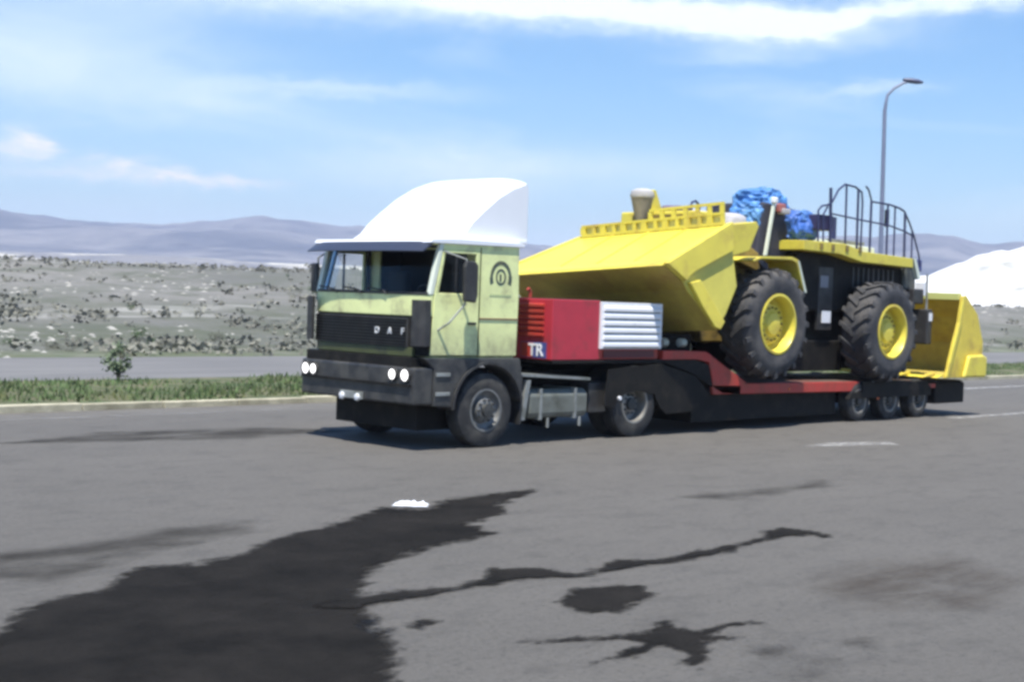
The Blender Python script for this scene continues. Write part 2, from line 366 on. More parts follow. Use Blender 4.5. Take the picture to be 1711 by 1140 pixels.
while x < 90:
    dz = random.uniform(-.012, .012); kb.box(x + .01, x + 1.49, 7.15 + random.uniform(-.015, .015), 7.36, -.05, .11 + dz); x += 1.5
tag(kb.build('kerb', m_kerb, bevel=.015), kind='structure')
# worn paint marks
def irregular(pts, amp=.06, sub=5, seed=0, z=.004):
    out = []; n = len(pts)
    for i in range(n):
        a, b2 = Vector(pts[i]), Vector(pts[(i + 1) % n]); L = (b2 - a).length
        k = max(2, int(L / .05)) if sub else 1
        for j in range(k):
            p = a.lerp(b2, j / k); nn = Vector((noise.fractal(Vector((p.x * 3 + seed, p.y * 3, 0)), 1, 2, 4), noise.fractal(Vector((p.x * 3, p.y * 3 + seed, 7)), 1, 2, 4)))
            p = p + nn * amp; out.append((p.x, p.y, z))
    return out
def flat(name, outlines, m, label=None, cat=None, kind=None, group=None, thick=.0):
    import bmesh
    bm = bmesh.new()
    for o_ in outlines:
        vsb = [bm.verts.new(p) for p in o_]; bm.faces.new(vsb)
    bmesh.ops.triangulate(bm, faces=bm.faces[:]); bmesh.ops.recalc_face_normals(bm, faces=bm.faces)
    for f in bm.faces:
        if f.normal.z < 0: f.normal_flip()
    me = bpy.data.meshes.new(name); bm.to_mesh(me); bm.free(); me.materials.append(m)
    o = bpy.data.objects.new(name, me); C.objects.link(o); return tag(o, label, cat, group, kind)
def worn(name, col, keep_lo, keep_hi, scale=6, rough=.8, stretch=(1, 1, 1), amax=1):
    m, t, b = nodes_mat(name); q = NT(t); b.inputs['Roughness'].default_value = rough; b.inputs['Base Color'].default_value = (*col, 1)
    t.links.new(q.mr(q.noise(scale, 6, .7, stretch=stretch), keep_lo, keep_hi, 0, amax), b.inputs['Alpha']); return m
m_line = worn('worn_road_paint', (.62, .61, .58), .38, .62, 5, amax=.5)
m_scuff = worn('pale_scuff', (.42, .41, .39), .38, .62, 4, stretch=(.6, 1.5, 1), amax=.75)
flat('road_marking', [irregular([(13.6, -.55), (26, -.55), (26, -.33), (13.6, -.33)], .02, z=.004)], m_line, kind='structure')
flat('road_marking', [irregular([(20, 4.6), (55, 4.6), (55, 4.95), (20, 4.95)], .03, z=.004)], m_line, kind='structure')
flat('road_marking', [irregular([(5.9, -2.1), (6.9, -2.02), (7.9, -2.45), (7.6, -2.75), (6.6, -2.45)], .08, z=.004)], m_scuff, kind='structure')
flat('road_marking', [irregular([(-12, 6.0), (10, 6.05), (10, 6.22), (-12, 6.17)], .03, z=.004)], worn('ghost_line', (.34, .33, .31), .45, .65, 2.5, stretch=(.5, 1, 1), amax=.6), kind='structure')

# dark fluid stains
m_oil, t, b = nodes_mat('oil_soaked_asphalt'); q = NT(t); b.inputs['Roughness'].default_value = .9; b.inputs['Specular IOR Level'].default_value = .04
c = q.mix(q.mr(q.noise(1.5, 5, .7), .35, .7), (.010, .0095, .0088), (.021, .019, .017)); t.links.new(c, b.inputs['Base Color']); q.bump(q.noise(60, 5, .8), b, .5, .012)
m_damp = worn('faded_stain', (.045, .044, .042), .40, .62, 1.6, rough=.8, stretch=(1, 1.4, 1), amax=.75)
import numpy as np
def stain_mat(name, c0, c1, amax, soft, nsc, namp, patch=0, bias=0):
    m, t, b = nodes_mat(name); q = NT(t); b.inputs['Roughness'].default_value = .92; b.inputs['Specular IOR Level'].default_value = .05
    t.links.new(q.mix(q.mr(q.noise(1.5, 5, .7), .35, .7), c0, c1), b.inputs['Base Color'])
    at = t.nodes.new('ShaderNodeAttribute'); at.attribute_name = 'edge'
    d = q.math('ADD', at.outputs['Fac'], q.math('MULTIPLY', q.math('SUBTRACT', q.noise(nsc, 7, .72, stretch=(.7, 1.5, 1)), .5), namp))
    a = q.mr(d, -soft + bias, soft + bias, 0, amax)
    if patch: a = q.math('MULTIPLY', a, q.mr(q.noise(1.4, 6, .7, stretch=(.6, 1.6, 1)), .38, .62, .15, 1))
    a = q.math('MULTIPLY', a, q.mr(q.noise(55, 3, .8), .30, .48, .80, 1))
    t.links.new(a, b.inputs['Alpha']); return m
m_oil = stain_mat('oil_soaked_asphalt', (.010, .0095, .0088), (.022, .020, .018), .98, .06, 4.5, .62)
m_oils = stain_mat('oil_spots', (.010, .0095, .0088), (.022, .020, .018), .98, .04, 6, .42, 0, .018)
m_damp = stain_mat('faded_stain', (.030, .028, .026), (.045, .042, .038), .62, .12, 2.2, .5, 1)
m_brown = stain_mat('brown_damp', (.06, .048, .04), (.08, .066, .055), .45, .25, 1.5, .7, 1)
def stain(label, outs, m, amp=.1, group=None, z=.008, res=.035, margin=.3):
    """a thin sheet whose 'edge' attribute is the distance (m) inside the outline; the shader breaks the border up"""
    allp = np.array([p for o_ in outs for p in o_]); x0, y0 = allp.min(0) - margin; x1, y1 = allp.max(0) + margin
    nx_ = int((x1 - x0) / res) + 1; ny_ = int((y1 - y0) / res) + 1
    gx, gy = np.meshgrid(np.linspace(x0, x1, nx_), np.linspace(y0, y1, ny_), indexing='ij'); best = np.full(gx.shape, -9.)
    for o_ in outs:
        d2 = np.full(gx.shape, 1e9); ins = np.zeros(gx.shape, bool); n_ = len(o_)
        for k_ in range(n_):
            (ax, ay), (bx_, by_) = o_[k_], o_[(k_ + 1) % n_]; ex_, ey_ = bx_ - ax, by_ - ay; L2 = ex_ * ex_ + ey_ * ey_ + 1e-12
            t_ = np.clip(((gx - ax) * ex_ + (gy - ay) * ey_) / L2, 0, 1); d2 = np.minimum(d2, (gx - ax - t_ * ex_) ** 2 + (gy - ay - t_ * ey_) ** 2)
            if ay != by_: ins ^= ((ay > gy) != (by_ > gy)) & (gx < (bx_ - ax) * (gy - ay) / (by_ - ay) + ax)
        best = np.maximum(best, np.where(ins, 1, -1) * np.sqrt(d2))
    keep = best > -margin; idx = -np.ones(gx.shape, int); idx[keep] = np.arange(keep.sum())
    fs_ = [(idx[i_, j_], idx[i_ + 1, j_], idx[i_ + 1, j_ + 1], idx[i_, j_ + 1]) for i_ in range(nx_ - 1) for j_ in range(ny_ - 1) if keep[i_, j_] and keep[i_ + 1, j_] and keep[i_ + 1, j_ + 1] and keep[i_, j_ + 1]]
    me = bpy.data.meshes.new('oil_stain'); me.from_pydata([(float(a_), float(b_), z) for a_, b_ in zip(gx[keep], gy[keep])], [], [tuple(int(v_) for v_ in f_) for f_ in fs_])
    at = me.attributes.new('edge', 'FLOAT', 'POINT'); at.data.foreach_set('value', best[keep].astype(np.float32)); me.materials.append(m)
    o = bpy.data.objects.new('oil_stain', me); C.objects.link(o); return tag(o, label, 'stain', group)
stain('largest black oil stain spreading from the bottom left corner towards the truck',
      [[(-9.6, -7.4), (-8.31, -6.02), (-7.8, -5.42), (-7.22, -5.28), (-6.7, -4.76), (-6.28, -4.9), (-5.69, -4.73), (-5.27, -4.37), (-4.37, -4.07), (-3.35, -3.49), (-3.08, -3.80), (-2.35, -3.42), (-1.1, -3.36), (-1.6, -3.62),
        (-2.26, -3.94), (-2.5, -4.35), (-3.3, -4.65), (-3.45, -5.15), (-4.5, -5.37), (-5.3, -5.75), (-5.75, -6.2), (-6.05, -6.5), (-6.3, -7.0), (-6.55, -7.5), (-7.15, -8.2), (-8.2, -9.4), (-10.2, -9.2)]], m_oil, .09)
def ribbon(pts):
    L_, R2 = [], []
    for i_, (x, y, w) in enumerate(pts):
        a = Vector(pts[max(0, i_ - 1)][:2]); b2 = Vector(pts[min(len(pts) - 1, i_ + 1)][:2]); d = (b2 - a).normalized(); nrm = Vector((-d.y, d.x)) * w / 2
        L_.append((x + nrm.x, y + nrm.y)); R2.append((x - nrm.x, y - nrm.y))
    return L_ + R2[::-1]
stain('thin black oil trail running from the big stain across to the right',
      [ribbon([(-6.45, -6.55, .05), (-6.2, -6.62, .30), (-5.8, -6.62, .26), (-5.27, -6.68, .10), (-4.85, -6.62, .20), (-4.6, -6.5, .42), (-4.35, -6.65, .36), (-4.2, -6.85, .10), (-3.8, -6.83, .16), (-3.5, -6.75, .30), (-3.25, -6.85, .12), (-2.93, -6.88, .14), (-2.5, -6.83, .22), (-2.1, -6.78, .10), (-1.75, -6.74, .10), (-1.45, -6.68, .14), (-1.27, -6.62, .32), (-1.02, -6.62, .40), (-.93, -6.78, .18), (-1.0, -6.95, .14), (-.95, -7.05, .04)])], m_oils, .06, z=.016, res=.025)
stain('round dark oil patch below the long thin trail', [[(-5.0, -7.40), (-4.55, -7.15), (-4.1, -7.35), (-4.2, -7.62), (-4.45, -7.72), (-4.85, -7.85), (-5.1, -7.72)]], m_oils, .07)
stain('small dark splash beside the right edge of the big stain', [[(-6.33, -7.28), (-6.1, -7.24), (-6.02, -7.34), (-6.25, -7.42)]], m_oils, .04)
stain('star shaped dark splash with arms at the bottom middle',
      [[(-6.0, -8.0), (-5.6, -8.16), (-5.3, -8.30), (-5.08, -8.28), (-4.82, -8.16), (-4.78, -8.22), (-4.92, -8.38), (-4.86, -8.48), (-4.55, -8.50), (-4.32, -8.56), (-4.34, -8.62), (-4.62, -8.60), (-4.85, -8.62), (-4.75, -8.80), (-5.05, -8.70), (-5.30, -8.92), (-5.62, -9.08), (-5.60, -8.98), (-5.36, -8.78), (-5.38, -8.62), (-5.72, -8.66), (-6.0, -8.62), (-5.7, -8.56), (-5.42, -8.50), (-5.40, -8.38), (-5.6, -8.24), (-6.0, -8.06)]], m_oils, .05)
stain('faded grey stain lying along the upper left of the big black stain',
      [[(-7.8, -4.4), (-7.3, -3.7), (-6.76, -3.75), (-5.66, -3.45), (-4.9, -3.5), (-5.2, -3.9), (-6.27, -4.25), (-7.4, -4.9)]], m_damp, .12, z=.012)
stain('faint small splashes near the bottom edge right of the star shaped splash',
      [[(-5.0, -9.0), (-4.85, -8.98), (-4.8, -9.1), (-4.95, -9.12)], [(-5.35, -9.5), (-4.9, -9.3), (-4.8, -9.42), (-5.2, -9.6)], [(-4.4, -9.2), (-4.15, -9.25), (-4.3, -9.36)]], m_damp, .05)
stain('faint brown stain on the asphalt at the right', [[(-3.0, -8.2), (-1.9, -7.9), (-1.0, -8.2), (-1.5, -8.9), (-2.6, -9.2), (-3.3, -8.8)]], m_brown, .12)
stain('long faint stain to the left of the parked truck', [[(-4.2, 3.2), (-1.0, 2.4), (1.2, 2.6), (.0, 3.6), (-2.4, 3.9)]], m_damp, .2)
stain('faint thin dark smear on the asphalt in front of the trailer', [[(-.1, -4.6), (1.6, -4.75), (2.6, -4.6), (2.2, -4.95), (.2, -5.0)]], m_damp, .1)
# crumpled scrap
import bmesh
def crumple(name, m, size, loc, rz, label, cat, h=.05):
    k = 14; vs = []; fs = []
    for i in range(k + 1):
        for j in range(k + 1):
            u, w = i / k - .5, j / k - .5; e = 1 - max(abs(u), abs(w)) * 2
            rr = 1 + .25 * noise.noise(Vector((u * 4, w * 4, 2)))
            vs.append((u * size[0] * rr, w * size[1] * rr, .015 + h * max(0, .25 + noise.noise(Vector((u * 7, w * 7, 5)))) * min(1, e * 3)))
    for i in range(k):
        for j in range(k): a = i * (k + 1) + j; fs.append((a, a + k + 1, a + k + 2, a + 1))
    o = MB().add(vs, fs).build(name, m); o.location = loc; o.rotation_euler.z = rz; sm = o.modifiers.new('thick', 'SOLIDIFY'); sm.thickness = .006
    return tag(o, label, cat)
crumple('plastic_scrap', m_white, (.32, .22), (-3.02, -3.52, 0), -.75, 'small white crumpled scrap lying on the upper edge of the big black stain', 'litter', .045)

# ---------------------------------------------------------------- wheels
def truck_wheel(parent, cx, cz, r, y0, y1, rimr, mrim, out=-1, deep=.10, n=44, lugs=0, bulge=.0):
    """y0 = outer face, y1 = inner face"""
    w = y1 - y0; s = 1 if w > 0 else -1; w = abs(w)
    prof = [(rimr, y0 + s * .03), (rimr + .02, y0), (rimr + (r - rimr) * .45, y0 - s * .012), (r * .965, y0 + s * .02), (r, y0 + s * .05)]
    k = 5
    for i in range(1, k):  # tread grooves
        yy = y0 + s * (.05 + (w - .1) * i / k); prof += [(r, yy - s * .008), (r - .014, yy - s * .006), (r - .014, yy + s * .006), (r, yy + s * .008)]
    prof += [(r, y1 - s * .05), (r * .965, y1 - s * .02), (rimr + .02, y1), (rimr, y1 - s * .03)]
    m = MB().lathe(cx, cz, prof, n); tyre = m.build('wheel', m_rub, parent, smooth=True)
    rp = [(rimr + .005, y0 + s * .03), (rimr + .012, y0 - s * .004), (rimr - .018, y0 - s * .004), (rimr - .03, y0 + s * .05), (rimr - .04, y0 + s * deep), (rimr * .62, y0 + s * (deep + .02)), (rimr * .56, y0 + s * (deep - .05)), (rimr * .42, y0 + s * (deep - .07)), (.001, y0 + s * (deep - .07))]
    mb = MB().lathe(cx, cz, rp, n)
    rim = mb.build('rim', mrim, tyre, smooth=True)
    hb = MB().lathe(cx, cz, [(rimr * .34, y0 + s * (deep - .07)), (rimr * .32, y0 + s * (deep - .12)), (.001, y0 + s * (deep - .13))], 20)
    for i in range(10):
        a = i * math.pi / 5; hb.lathe(cx + math.cos(a) * rimr * .5, cz + math.sin(a) * rimr * .5, [(.016, y0 + s * deep), (.016, y0 + s * (deep - .095)), (.001, y0 + s * (deep - .1))], 8)
    hb.build('hub', m_hub, tyre, smooth=True)
    for i in range(8):  # hand holes
        pass
    return tyre

# ---------------------------------------------------------------- tractor unit
TR = empty('tractor_truck', (2.5, 1.25, 0), 'yellow green cab-over tractor unit with tall white roof deflector and lit headlights', 'truck')
def xf(y): tt = abs((y - 1.25) / 1.25); return .09 + .13 * tt ** 4
def frontpanel(z0, z1, y0, y1, dx, th=.05, dtop=0, n=16, xoff=0):
    """curved panel across the front"""
    mb = MB(); vs = []
    for k in range(n + 1):
        y = y0 + (y1 - y0) * k / n; x = xf(y) + dx
        vs += [(x, y, z0), (x + dtop, y, z1), (x + dtop + th, y, z1), (x + th, y, z0)]
    fs = [(4 * k + i, 4 * k + (i + 1) % 4, 4 * k + 4 + (i + 1) % 4, 4 * k + 4 + i) for k in range(n) for i in range(4)] + [(0, 1, 2, 3), (4 * n + 3, 4 * n + 2, 4 * n + 1, 4 * n)]
    return mb.add(vs, fs)
Y1 = 2.5
# cab shell
cs = MB()
cs.box(1.80, 1.85, .05, 2.45, 1.22, 2.80)                      # rear wall
cs.box(.26, 1.80, .05, 2.45, 1.22, 1.27)                       # floor
cs.box(.30, 1.80, .05, 2.45, 2.76, 2.80)                       # roof inner
for ya, yb in ((0, .05), (2.45, 2.5)):
    cs.prism([(1.12, 1.27), (1.85, 1.27), (1.87, 2.1), (1.85, 2.80), (1.12, 2.80)], ya, yb)          # sleeper panel
    cs.prism([(.42, 2.70), (1.12, 2.70), (1.12, 2.80), (.44, 2.80)], ya, yb)
cs.box(1.12, 1.16, .05, .30, 1.27, 2.76); cs.box(1.12, 1.16, 2.2, 2.45, 1.27, 2.76)
shell = cs.build('cab_body', m_cab, TR, bevel=.012)
frontpanel(1.80, 2.09, .0, 2.5, 0).build('front_panel', m_cab, TR, bevel=.01)
frontpanel(1.27, 1.80, .01, 2.49, .02).build('front_lower_panel', m_blackm, TR)
# roof skin with rounded gutter
rf = MB().prism([(.16, 2.795), (.20, 2.835), (.60, 2.86), (1.80, 2.86), (1.93, 2.84), (1.93, 2.80), (.16, 2.78)], -.03, 2.53)
rf.build('roof', m_white, TR, bevel=.015)
# pillars
for ya, yb in ((-.005, .07), (2.43, 2.505)):
    MB().prism([(.20, 2.09), (.27, 2.09), (.36, 2.45), (.44, 2.79), (.37, 2.79), (.28, 2.45)], ya, yb).build('pillar', m_pillar, TR, bevel=.01)
# doors
def door(near):
    ya, yb = (-.004, .045) if near else (2.455, 2.504)
    d = MB().prism([(.24, 1.28), (1.10, 1.28), (1.10, 2.12), (.29, 2.12)], ya, yb)
    d.prism([(1.03, 2.12), (1.10, 2.12), (1.10, 2.70), (1.03, 2.70)], ya, yb)
    d.prism([(.29, 2.12), (.36, 2.12), (.47, 2.68), (.43, 2.70)], ya, yb)
    d.prism([(.46, 2.66), (1.03, 2.66), (1.03, 2.70), (.46, 2.70)], ya, yb)
    do = d.build('door', m_cab, TR, bevel=.01)
    ym = (ya + yb) / 2
    MB().prism([(.37, 2.125), (1.025, 2.125), (1.025, 2.655), (.47, 2.655)], ym - .004, ym + .004).build('door_window', m_glass, do)
    MB().prism([(.66, 2.13), (.685, 2.13), (.685, 2.655), (.66, 2.655)], ym - .012, ym + .012).build('window_divider', m_black, do)
    s = -1 if near else 1; y = ya if near else yb
    MB().box(.90, 1.04, min(y, y + s * .028), max(y, y + s * .028), 1.70, 1.735).build('door_handle', m_black, do, bevel=.006)
    return do
door(True); door(False)
# seams and trim on the near side
for ya, yb in ((-.012, -.001), (2.501, 2.512)):
    MB().box(1.115, 1.855, ya, yb, 1.775, 1.797).build('side_trim', mat('trim_brown', (.22, .12, .07), .6) if ya < 0 else m_blackm, TR)
    MB().prism([(1.105, 1.27), (1.113, 1.27), (1.113, 2.76), (1.105, 2.76)], ya + .004, yb + .002).build('door_seam', m_blackm, TR)
# round emblem with text line (arch of dark strokes and a ring)
em = MB(); ex, ez, y = 1.50, 2.36, -.004
for k in range(28):
    a0 = R(-25 + k * 230 / 28); a1 = R(-25 + (k + .82) * 230 / 28)
    for (ra, rb) in ((.155, .205),) if 3 < k < 25 else ((.15, .215),):
        em.add([(ex + ra * math.cos(a0), y, ez + ra * math.sin(a0) * 1.15), (ex + rb * math.cos(a0), y, ez + rb * math.sin(a0) * 1.15), (ex + rb * math.cos(a1), y, ez + rb * math.sin(a1) * 1.15), (ex + ra * math.cos(a1), y, ez + ra * math.sin(a1) * 1.15)], [(0, 1, 2, 3)])
em.build('emblem_arch', m_dkgr, shell); em = MB()
for k in range(24):
    a0 = R(k * 15); a1 = R(k * 15 + 15)
    em.add([(ex + .07 * math.cos(a0), y, ez + .01 + .085 * math.sin(a0)), (ex + .098 * math.cos(a0), y, ez + .01 + .115 * math.sin(a0)), (ex + .098 * math.cos(a1), y, ez + .01 + .115 * math.sin(a1)), (ex + .07 * math.cos(a1), y, ez + .01 + .085 * math.sin(a1))], [(0, 1, 2, 3)])
em.box(ex - .025, ex + .012, -.005, -.003, ez - .05, ez + .05)
em.build('emblem_ring', m_dkgr, shell)
fl = MB()
for k in range(9): fl.box(1.30 + k * .047, 1.335 + k * .047, -.005, -.001, 2.10, 2.125)
fl.build('faded_lettering', m_faint, shell)
# windscreen
ws = MB(); vs = []; n = 16
for k in range(n + 1):
    yy = .05 + 2.4 * k / n; x = xf(yy) + .02; vs += [(x, yy, 2.10), (x + .17, yy, 2.72), (x + .178, yy, 2.72), (x + .008, yy, 2.10)]
ws.add(vs, [(4 * k + i, 4 * k + (i + 1) % 4, 4 * k + 4 + (i + 1) % 4, 4 * k + 4 + i) for k in range(n) for i in range(4)])
wso = ws.build('windscreen', m_glass, TR)
frontpanel(2.085, 2.125, .03, 2.47, -.006, .02).build('screen_rubber', m_black, wso)
for yy in (.75, 1.3, 1.85):
    MB().tube([(xf(yy) - .02, yy, 2.08), (xf(yy) - .03, yy + .04, 2.13), (xf(yy) - .005, yy + .42, 2.17)], .012, 6).build('wiper', m_black, wso)
# header, visor
frontpanel(2.70, 2.80, .04, 2.46, .19, .05).build('header_panel', m_cab, TR)
vis = MB(); vs = []; n = 14
for k in range(n + 1):
    yy = -.02 + 2.54 * k / n; x = xf(yy) - .20
    vs += [(x, yy, 2.665), (x + .20, yy, 2.80), (x + .22, yy, 2.79), (x + .02, yy, 2.655)]
vis.add(vs, [(4 * k + i, 4 * k + (i + 1) % 4, 4 * k + 4 + (i + 1) % 4, 4 * k + 4 + i) for k in range(n) for i in range(4)] + [(0, 1, 2, 3), (4 * n + 3, 4 * n + 2, 4 * n + 1, 4 * n)])
vis.build('sun_visor', mat('visor_tint', (.035, .04, .06), .4), TR)
# roof deflector: rounded wedge
dp = [(.74, 2.86), (.80, 2.98), (.93, 3.14), (1.13, 3.32), (1.41, 3.55), (1.7, 3.72), (1.95, 3.81), (2.06, 3.81), (2.10, 3.74), (2.10, 2.86)]
ddef = MB(); rows = []; n = 16
for k in range(n + 1):
    u = k / n; yy = .10 + 2.30 * u; e = 1 - abs(2 * u - 1) ** 5
    rows.append([(x + (.10 * (1 - e) if z > 2.9 and x < 2 else 0), yy, 2.86 + (z - 2.86) * (.90 + .10 * e)) for x, z in dp])
vs = [p for r_ in rows for p in r_]; m_ = len(dp)
fs = [(k * m_ + i, k * m_ + i + 1, (k + 1) * m_ + i + 1, (k + 1) * m_ + i) for k in range(n) for i in range(m_ - 1)] + [tuple(range(m_)), tuple(n * m_ + i for i in range(m_ - 1, -1, -1))]
dfo = ddef.add(vs, fs).build('roof_deflector', m_white, TR, bevel=.03, smooth=True)
# flange down both sides of the deflector to the gutter
MB().box(.80, 2.08, .08, .10, 2.862, 2.90).build('deflector_flange', m_white, dfo); MB().box(.80, 2.08, 2.40, 2.42, 2.862, 2.90).build('deflector_flange', m_white, dfo)
# grille
gr = frontpanel(1.38, 1.775, .30, 2.42, -.035, .04)
gro = gr.build('grille', m_black, TR)
sl = MB()
for k in range(9): 
    z = 1.40 + k * .042
    if .12 < 0: pass
    sl.v += []; sl.add(*[(lambda mb: (mb.v, mb.f))(frontpanel(z, z + .018, .33, 2.39, -.055, .02))][0])
sl.build('grille_slats', m_blackm, gro)
for s_, yy in (('D', .86), ('A', .60), ('F', .36)):
    text_mesh(s_, .125, m_lett, gro, 'letter', Vector((xf(yy) - .066, yy, 1.585)), ROT_FRONT)
frontpanel(1.255, 1.375, .22, 2.34, -.03, .05).build('lower_strip', m_olive, TR, bevel=.008)
# corner vanes
for ya, yb in ((-.10, .20), (2.42, 2.66)):
    near = ya < 0
    pts = [(.20, -.05), (.10, -.045), (.04, .01), (.02, .15), (.05, .16), (.08, .03), (.12, -.015), (.20, -.02)]
    if not near: pts = [(x, 2.5 - y) for x, y in pts]
    MB().prism(pts, 1.40, 2.02, 'z').build('corner_vane', m_black, TR, bevel=.008)
# bumper
bp = [(-.02, .0), (-.04, .5), (-.05, 1.25), (-.04, 2.0), (-.02, 2.5), (.30, 2.52), (.30, -.02)]
bmb = MB().prism(bp, .62, 1.12, 'z')
bo = bmb.build('bumper', m_bump, TR, bevel=.03)
MB().prism([(-.06, .06), (-.075, .5), (-.085, 1.25), (-.075, 2.0), (-.06, 2.44), (-.02, 2.44), (-.03, 1.25), (-.02, .06)], .86, .895, 'z').build('bumper_rib', m_blackm, bo)
MB().box(-.01, .2, .1, 2.4, 1.12, 1.25).build('bumper_top', m_blackm, bo)
for yy, z, r_ in ((.15, 1.015, .075), (.41, 1.015, .068), (2.17, .985, .068), (2.35, .985, .075)):
    hl = MB().lathe(yy, z, [(.001, -.085), (r_ * .6, -.08), (r_, -.06), (r_, -.03)], 20, 'x'); ho = hl.build('headlight', m_lamp, bo, smooth=True)
    MB().lathe(yy, z, [(r_, -.03), (r_ + .002, -.07), (r_ + .022, -.07), (r_ + .024, -.03)], 20, 'x').build('headlight_ring', m_black, ho, smooth=True)
MB().box(-.075, -.052, 1.02, 1.52, .63, .73).build('number_plate', m_grey, bo, bevel=.004)
for yy in (1.12, 1.46):
    MB().lathe(yy, .655, [(.001, -.11), (.045, -.10), (.055, -.07)], 16, 'x').build('fog_lamp', mat('fog_glass', (.75, .75, .75), .2), bo, smooth=True)
# side fender with wheel arch, both sides
for near in (True, False):
    ya, yb = (-.03, .30) if near else (2.2, 2.53)
    arc = [(1.29 - .62 * math.cos(R(a)), .55 + .60 * math.sin(R(a))) for a in range(-2, 172, 10)]
    f = MB().prism([(.30, .60), (.64, .58)] + arc + [(1.96, .62), (1.97, .95), (1.90, 1.24), (.10, 1.25), (.30, 1.1)], ya, yb)
    fo = f.build('fender', m_bump, TR, bevel=.015)
    yo = ya if near else yb; s = -1 if near else 1
    for z in (.74, 1.0): MB().box(.33, .58, min(yo, yo + s * .02), max(yo, yo + s * .02), z, z + .05).build('step', m_grey, fo, bevel=.005)
    MB().prism([(1.29 - .63 * math.cos(R(a)), .55 + .61 * math.sin(R(a))) for a in range(0, 172, 10)] + [(1.29 - .665 * math.cos(R(a)), .55 + .645 * math.sin(R(a))) for a in range(170, -2, -10)], min(yo, yo + s * .03), max(yo, yo + s * .03)).build('arch_lip', m_black, fo)
    MB().box(1.96, 1.99, min(ya, yb) + .02, max(ya, yb) - .02, .30, 1.0).build('mud_flap', m_black, fo)
    truck_wheel(TR, 1.29, .52, .52, -.01 if near else 2.51, .28 if near else 2.22, .29, m_rim, deep=.06 if near else .06)
    for q_ in (0, .31):
        truck_wheel(TR, 4.47, .51, .51, (0 + q_) if near else (2.5 - q_), (.27 + q_) if near else (2.23 - q_), .29, m_rims if q_ == 0 else m_rim, deep=.17)
    # rear mudguard
    ag = [(4.47 - .62 * math.cos(R(a)), .51 + .60 * math.sin(R(a))) for a in range(5, 176, 10)]; ag2 = [(4.47 - .60 * math.cos(R(a)), .51 + .575 * math.sin(R(a))) for a in range(175, 4, -10)]
    MB().prism(ag + ag2, -.02 if near else 1.9, .6 if near else 2.52).build('mudguard', m_black, TR)
    MB().prism([(3.72, .52), (3.78, 1.06), (5.0, 1.14), (5.9, .94), (6.3, .64), (5.9, .36), (5.2, .34), (5.02, .46), (4.90, .66), (4.47, .72), (4.06, .66), (3.94, .46)], *((-.035, -.021) if near else (2.521, 2.535))).build('shade_valance', m_blackm, TR)  # added black panel standing in for shade above the rear wheel
    MB().tube([(4.05, -.07 if near else 2.57, .62), (4.05, .4 if near else 2.1, .62)], .03).build('marker_lamp', m_slat, TR) if near else None
# mirrors
for near in (True, False):
    s = -1 if near else 1; y = -.0 if near else 2.5
    mm = MB().prism([(.60, 2.02), (.80, 2.0), (.83, 2.1), (.83, 2.5), (.78, 2.56), (.62, 2.56), (.58, 2.48)], y + s * .20, y + s * .27) if near else MB().prism([(2.53, 2.08), (2.68, 2.08), (2.68, 2.5), (2.53, 2.5)], .22, .28, 'x')
    mo = mm.build('mirror', m_black, TR, bevel=.02)
    yy = y + s * .17
    xx = .66 if near else .3; yy = yy if near else 2.58
    MB().tube([(.36, y, 1.62), (.45, y + s * .12, 1.72), (xx, yy + s * .03, 1.98), (xx, yy + s * .03, 2.58), (.42, y + s * .02, 2.68)], .016, 6).build('mirror_arm', m_grey, mo)
# interior
it = MB()
it.box(.34, .62, .08, 2.42, 1.80, 2.04)
it.build('dashboard', m_black, TR, bevel=.03)
for yy in (.35, 1.75):
    st = MB().box(.90, 1.30, yy, yy + .45, 1.50, 1.72).box(1.25, 1.40, yy + .02, yy + .43, 1.70, 2.42); st.build('seat', m_seat, TR, bevel=.04)
MB().lathe(0, 0, [(.21, -.015), (.225, 0), (.21, .015), (.195, 0), (.21, -.015)], 24).xf(Matrix.Translation((.72, .6, 2.04)) @ Matrix.Rotation(R(62), 4, 'Y') @ Matrix.Rotation(R(90), 4, 'X')).build('steering_wheel', m_black, TR, smooth=True)
MB().box(1.42, 1.79, .06, 1.45, 1.3, 2.75).build('bunk_curtain', m_seat, TR)
MB().box(1.70, 1.79, 1.45, 2.44, 1.3, 2.75).build('rear_trim', m_seat, TR)
MB().box(1.06, 1.69, 2.40, 2.445, 1.3, 2.75).build('side_trim', m_seat, TR); MB().box(.30, 1.05, 2.41, 2.45, 1.3, 2.11).build('door_trim', m_seat, TR); MB().box(.32, 1.79, .06, 2.44, 2.72, 2.758).build('headlining', m_seat, TR)
# chassis
ch = MB().box(.4, 5.6, .75, .85, .72, 1.0).box(.4, 5.6, 1.65, 1.75, .72, 1.0)
for x in (.5, 2.0, 3.2, 4.3, 5.5): ch.box(x, x + .12, .85, 1.65, .74, .98)
ch.box(4.40, 4.54, .3, 2.2, .44, .60).lathe(4.47, .52, [(.001, 1.05), (.22, 1.08), (.26, 1.25), (.22, 1.42), (.001, 1.45)], 20)
ch.box(1.22, 1.36, .3, 2.2, .44, .58)
ch.box(.6, 1.7, .9, 1.6, .6, 1.2).box(.35, 2.1, .36, 2.14, .24, .60)  # second box: low underbody block added to darken the space under the bumper
ch.build('chassis_frame', m_blackm, TR)
MB().prism([(1.98, 1.02), (3.45, .94), (3.45, .90), (1.98, .98)], .02, .70).build('catwalk', m_grey, TR)
tk = MB().prism([(.10, .36), (.62, .36), (.70, .44), (.70, .70), (.62, .78), (.14, .78), (.06, .70), (.06, .44)], 2.22, 3.45, 'x').build('fuel_tank', m_tank, TR, bevel=.03)
for x in (2.42, 3.15): MB().prism([(.05, .34), (.71, .34), (.71, .79), (.05, .79)], x, x + .05, 'x').build('tank_strap', m_grey, tk)
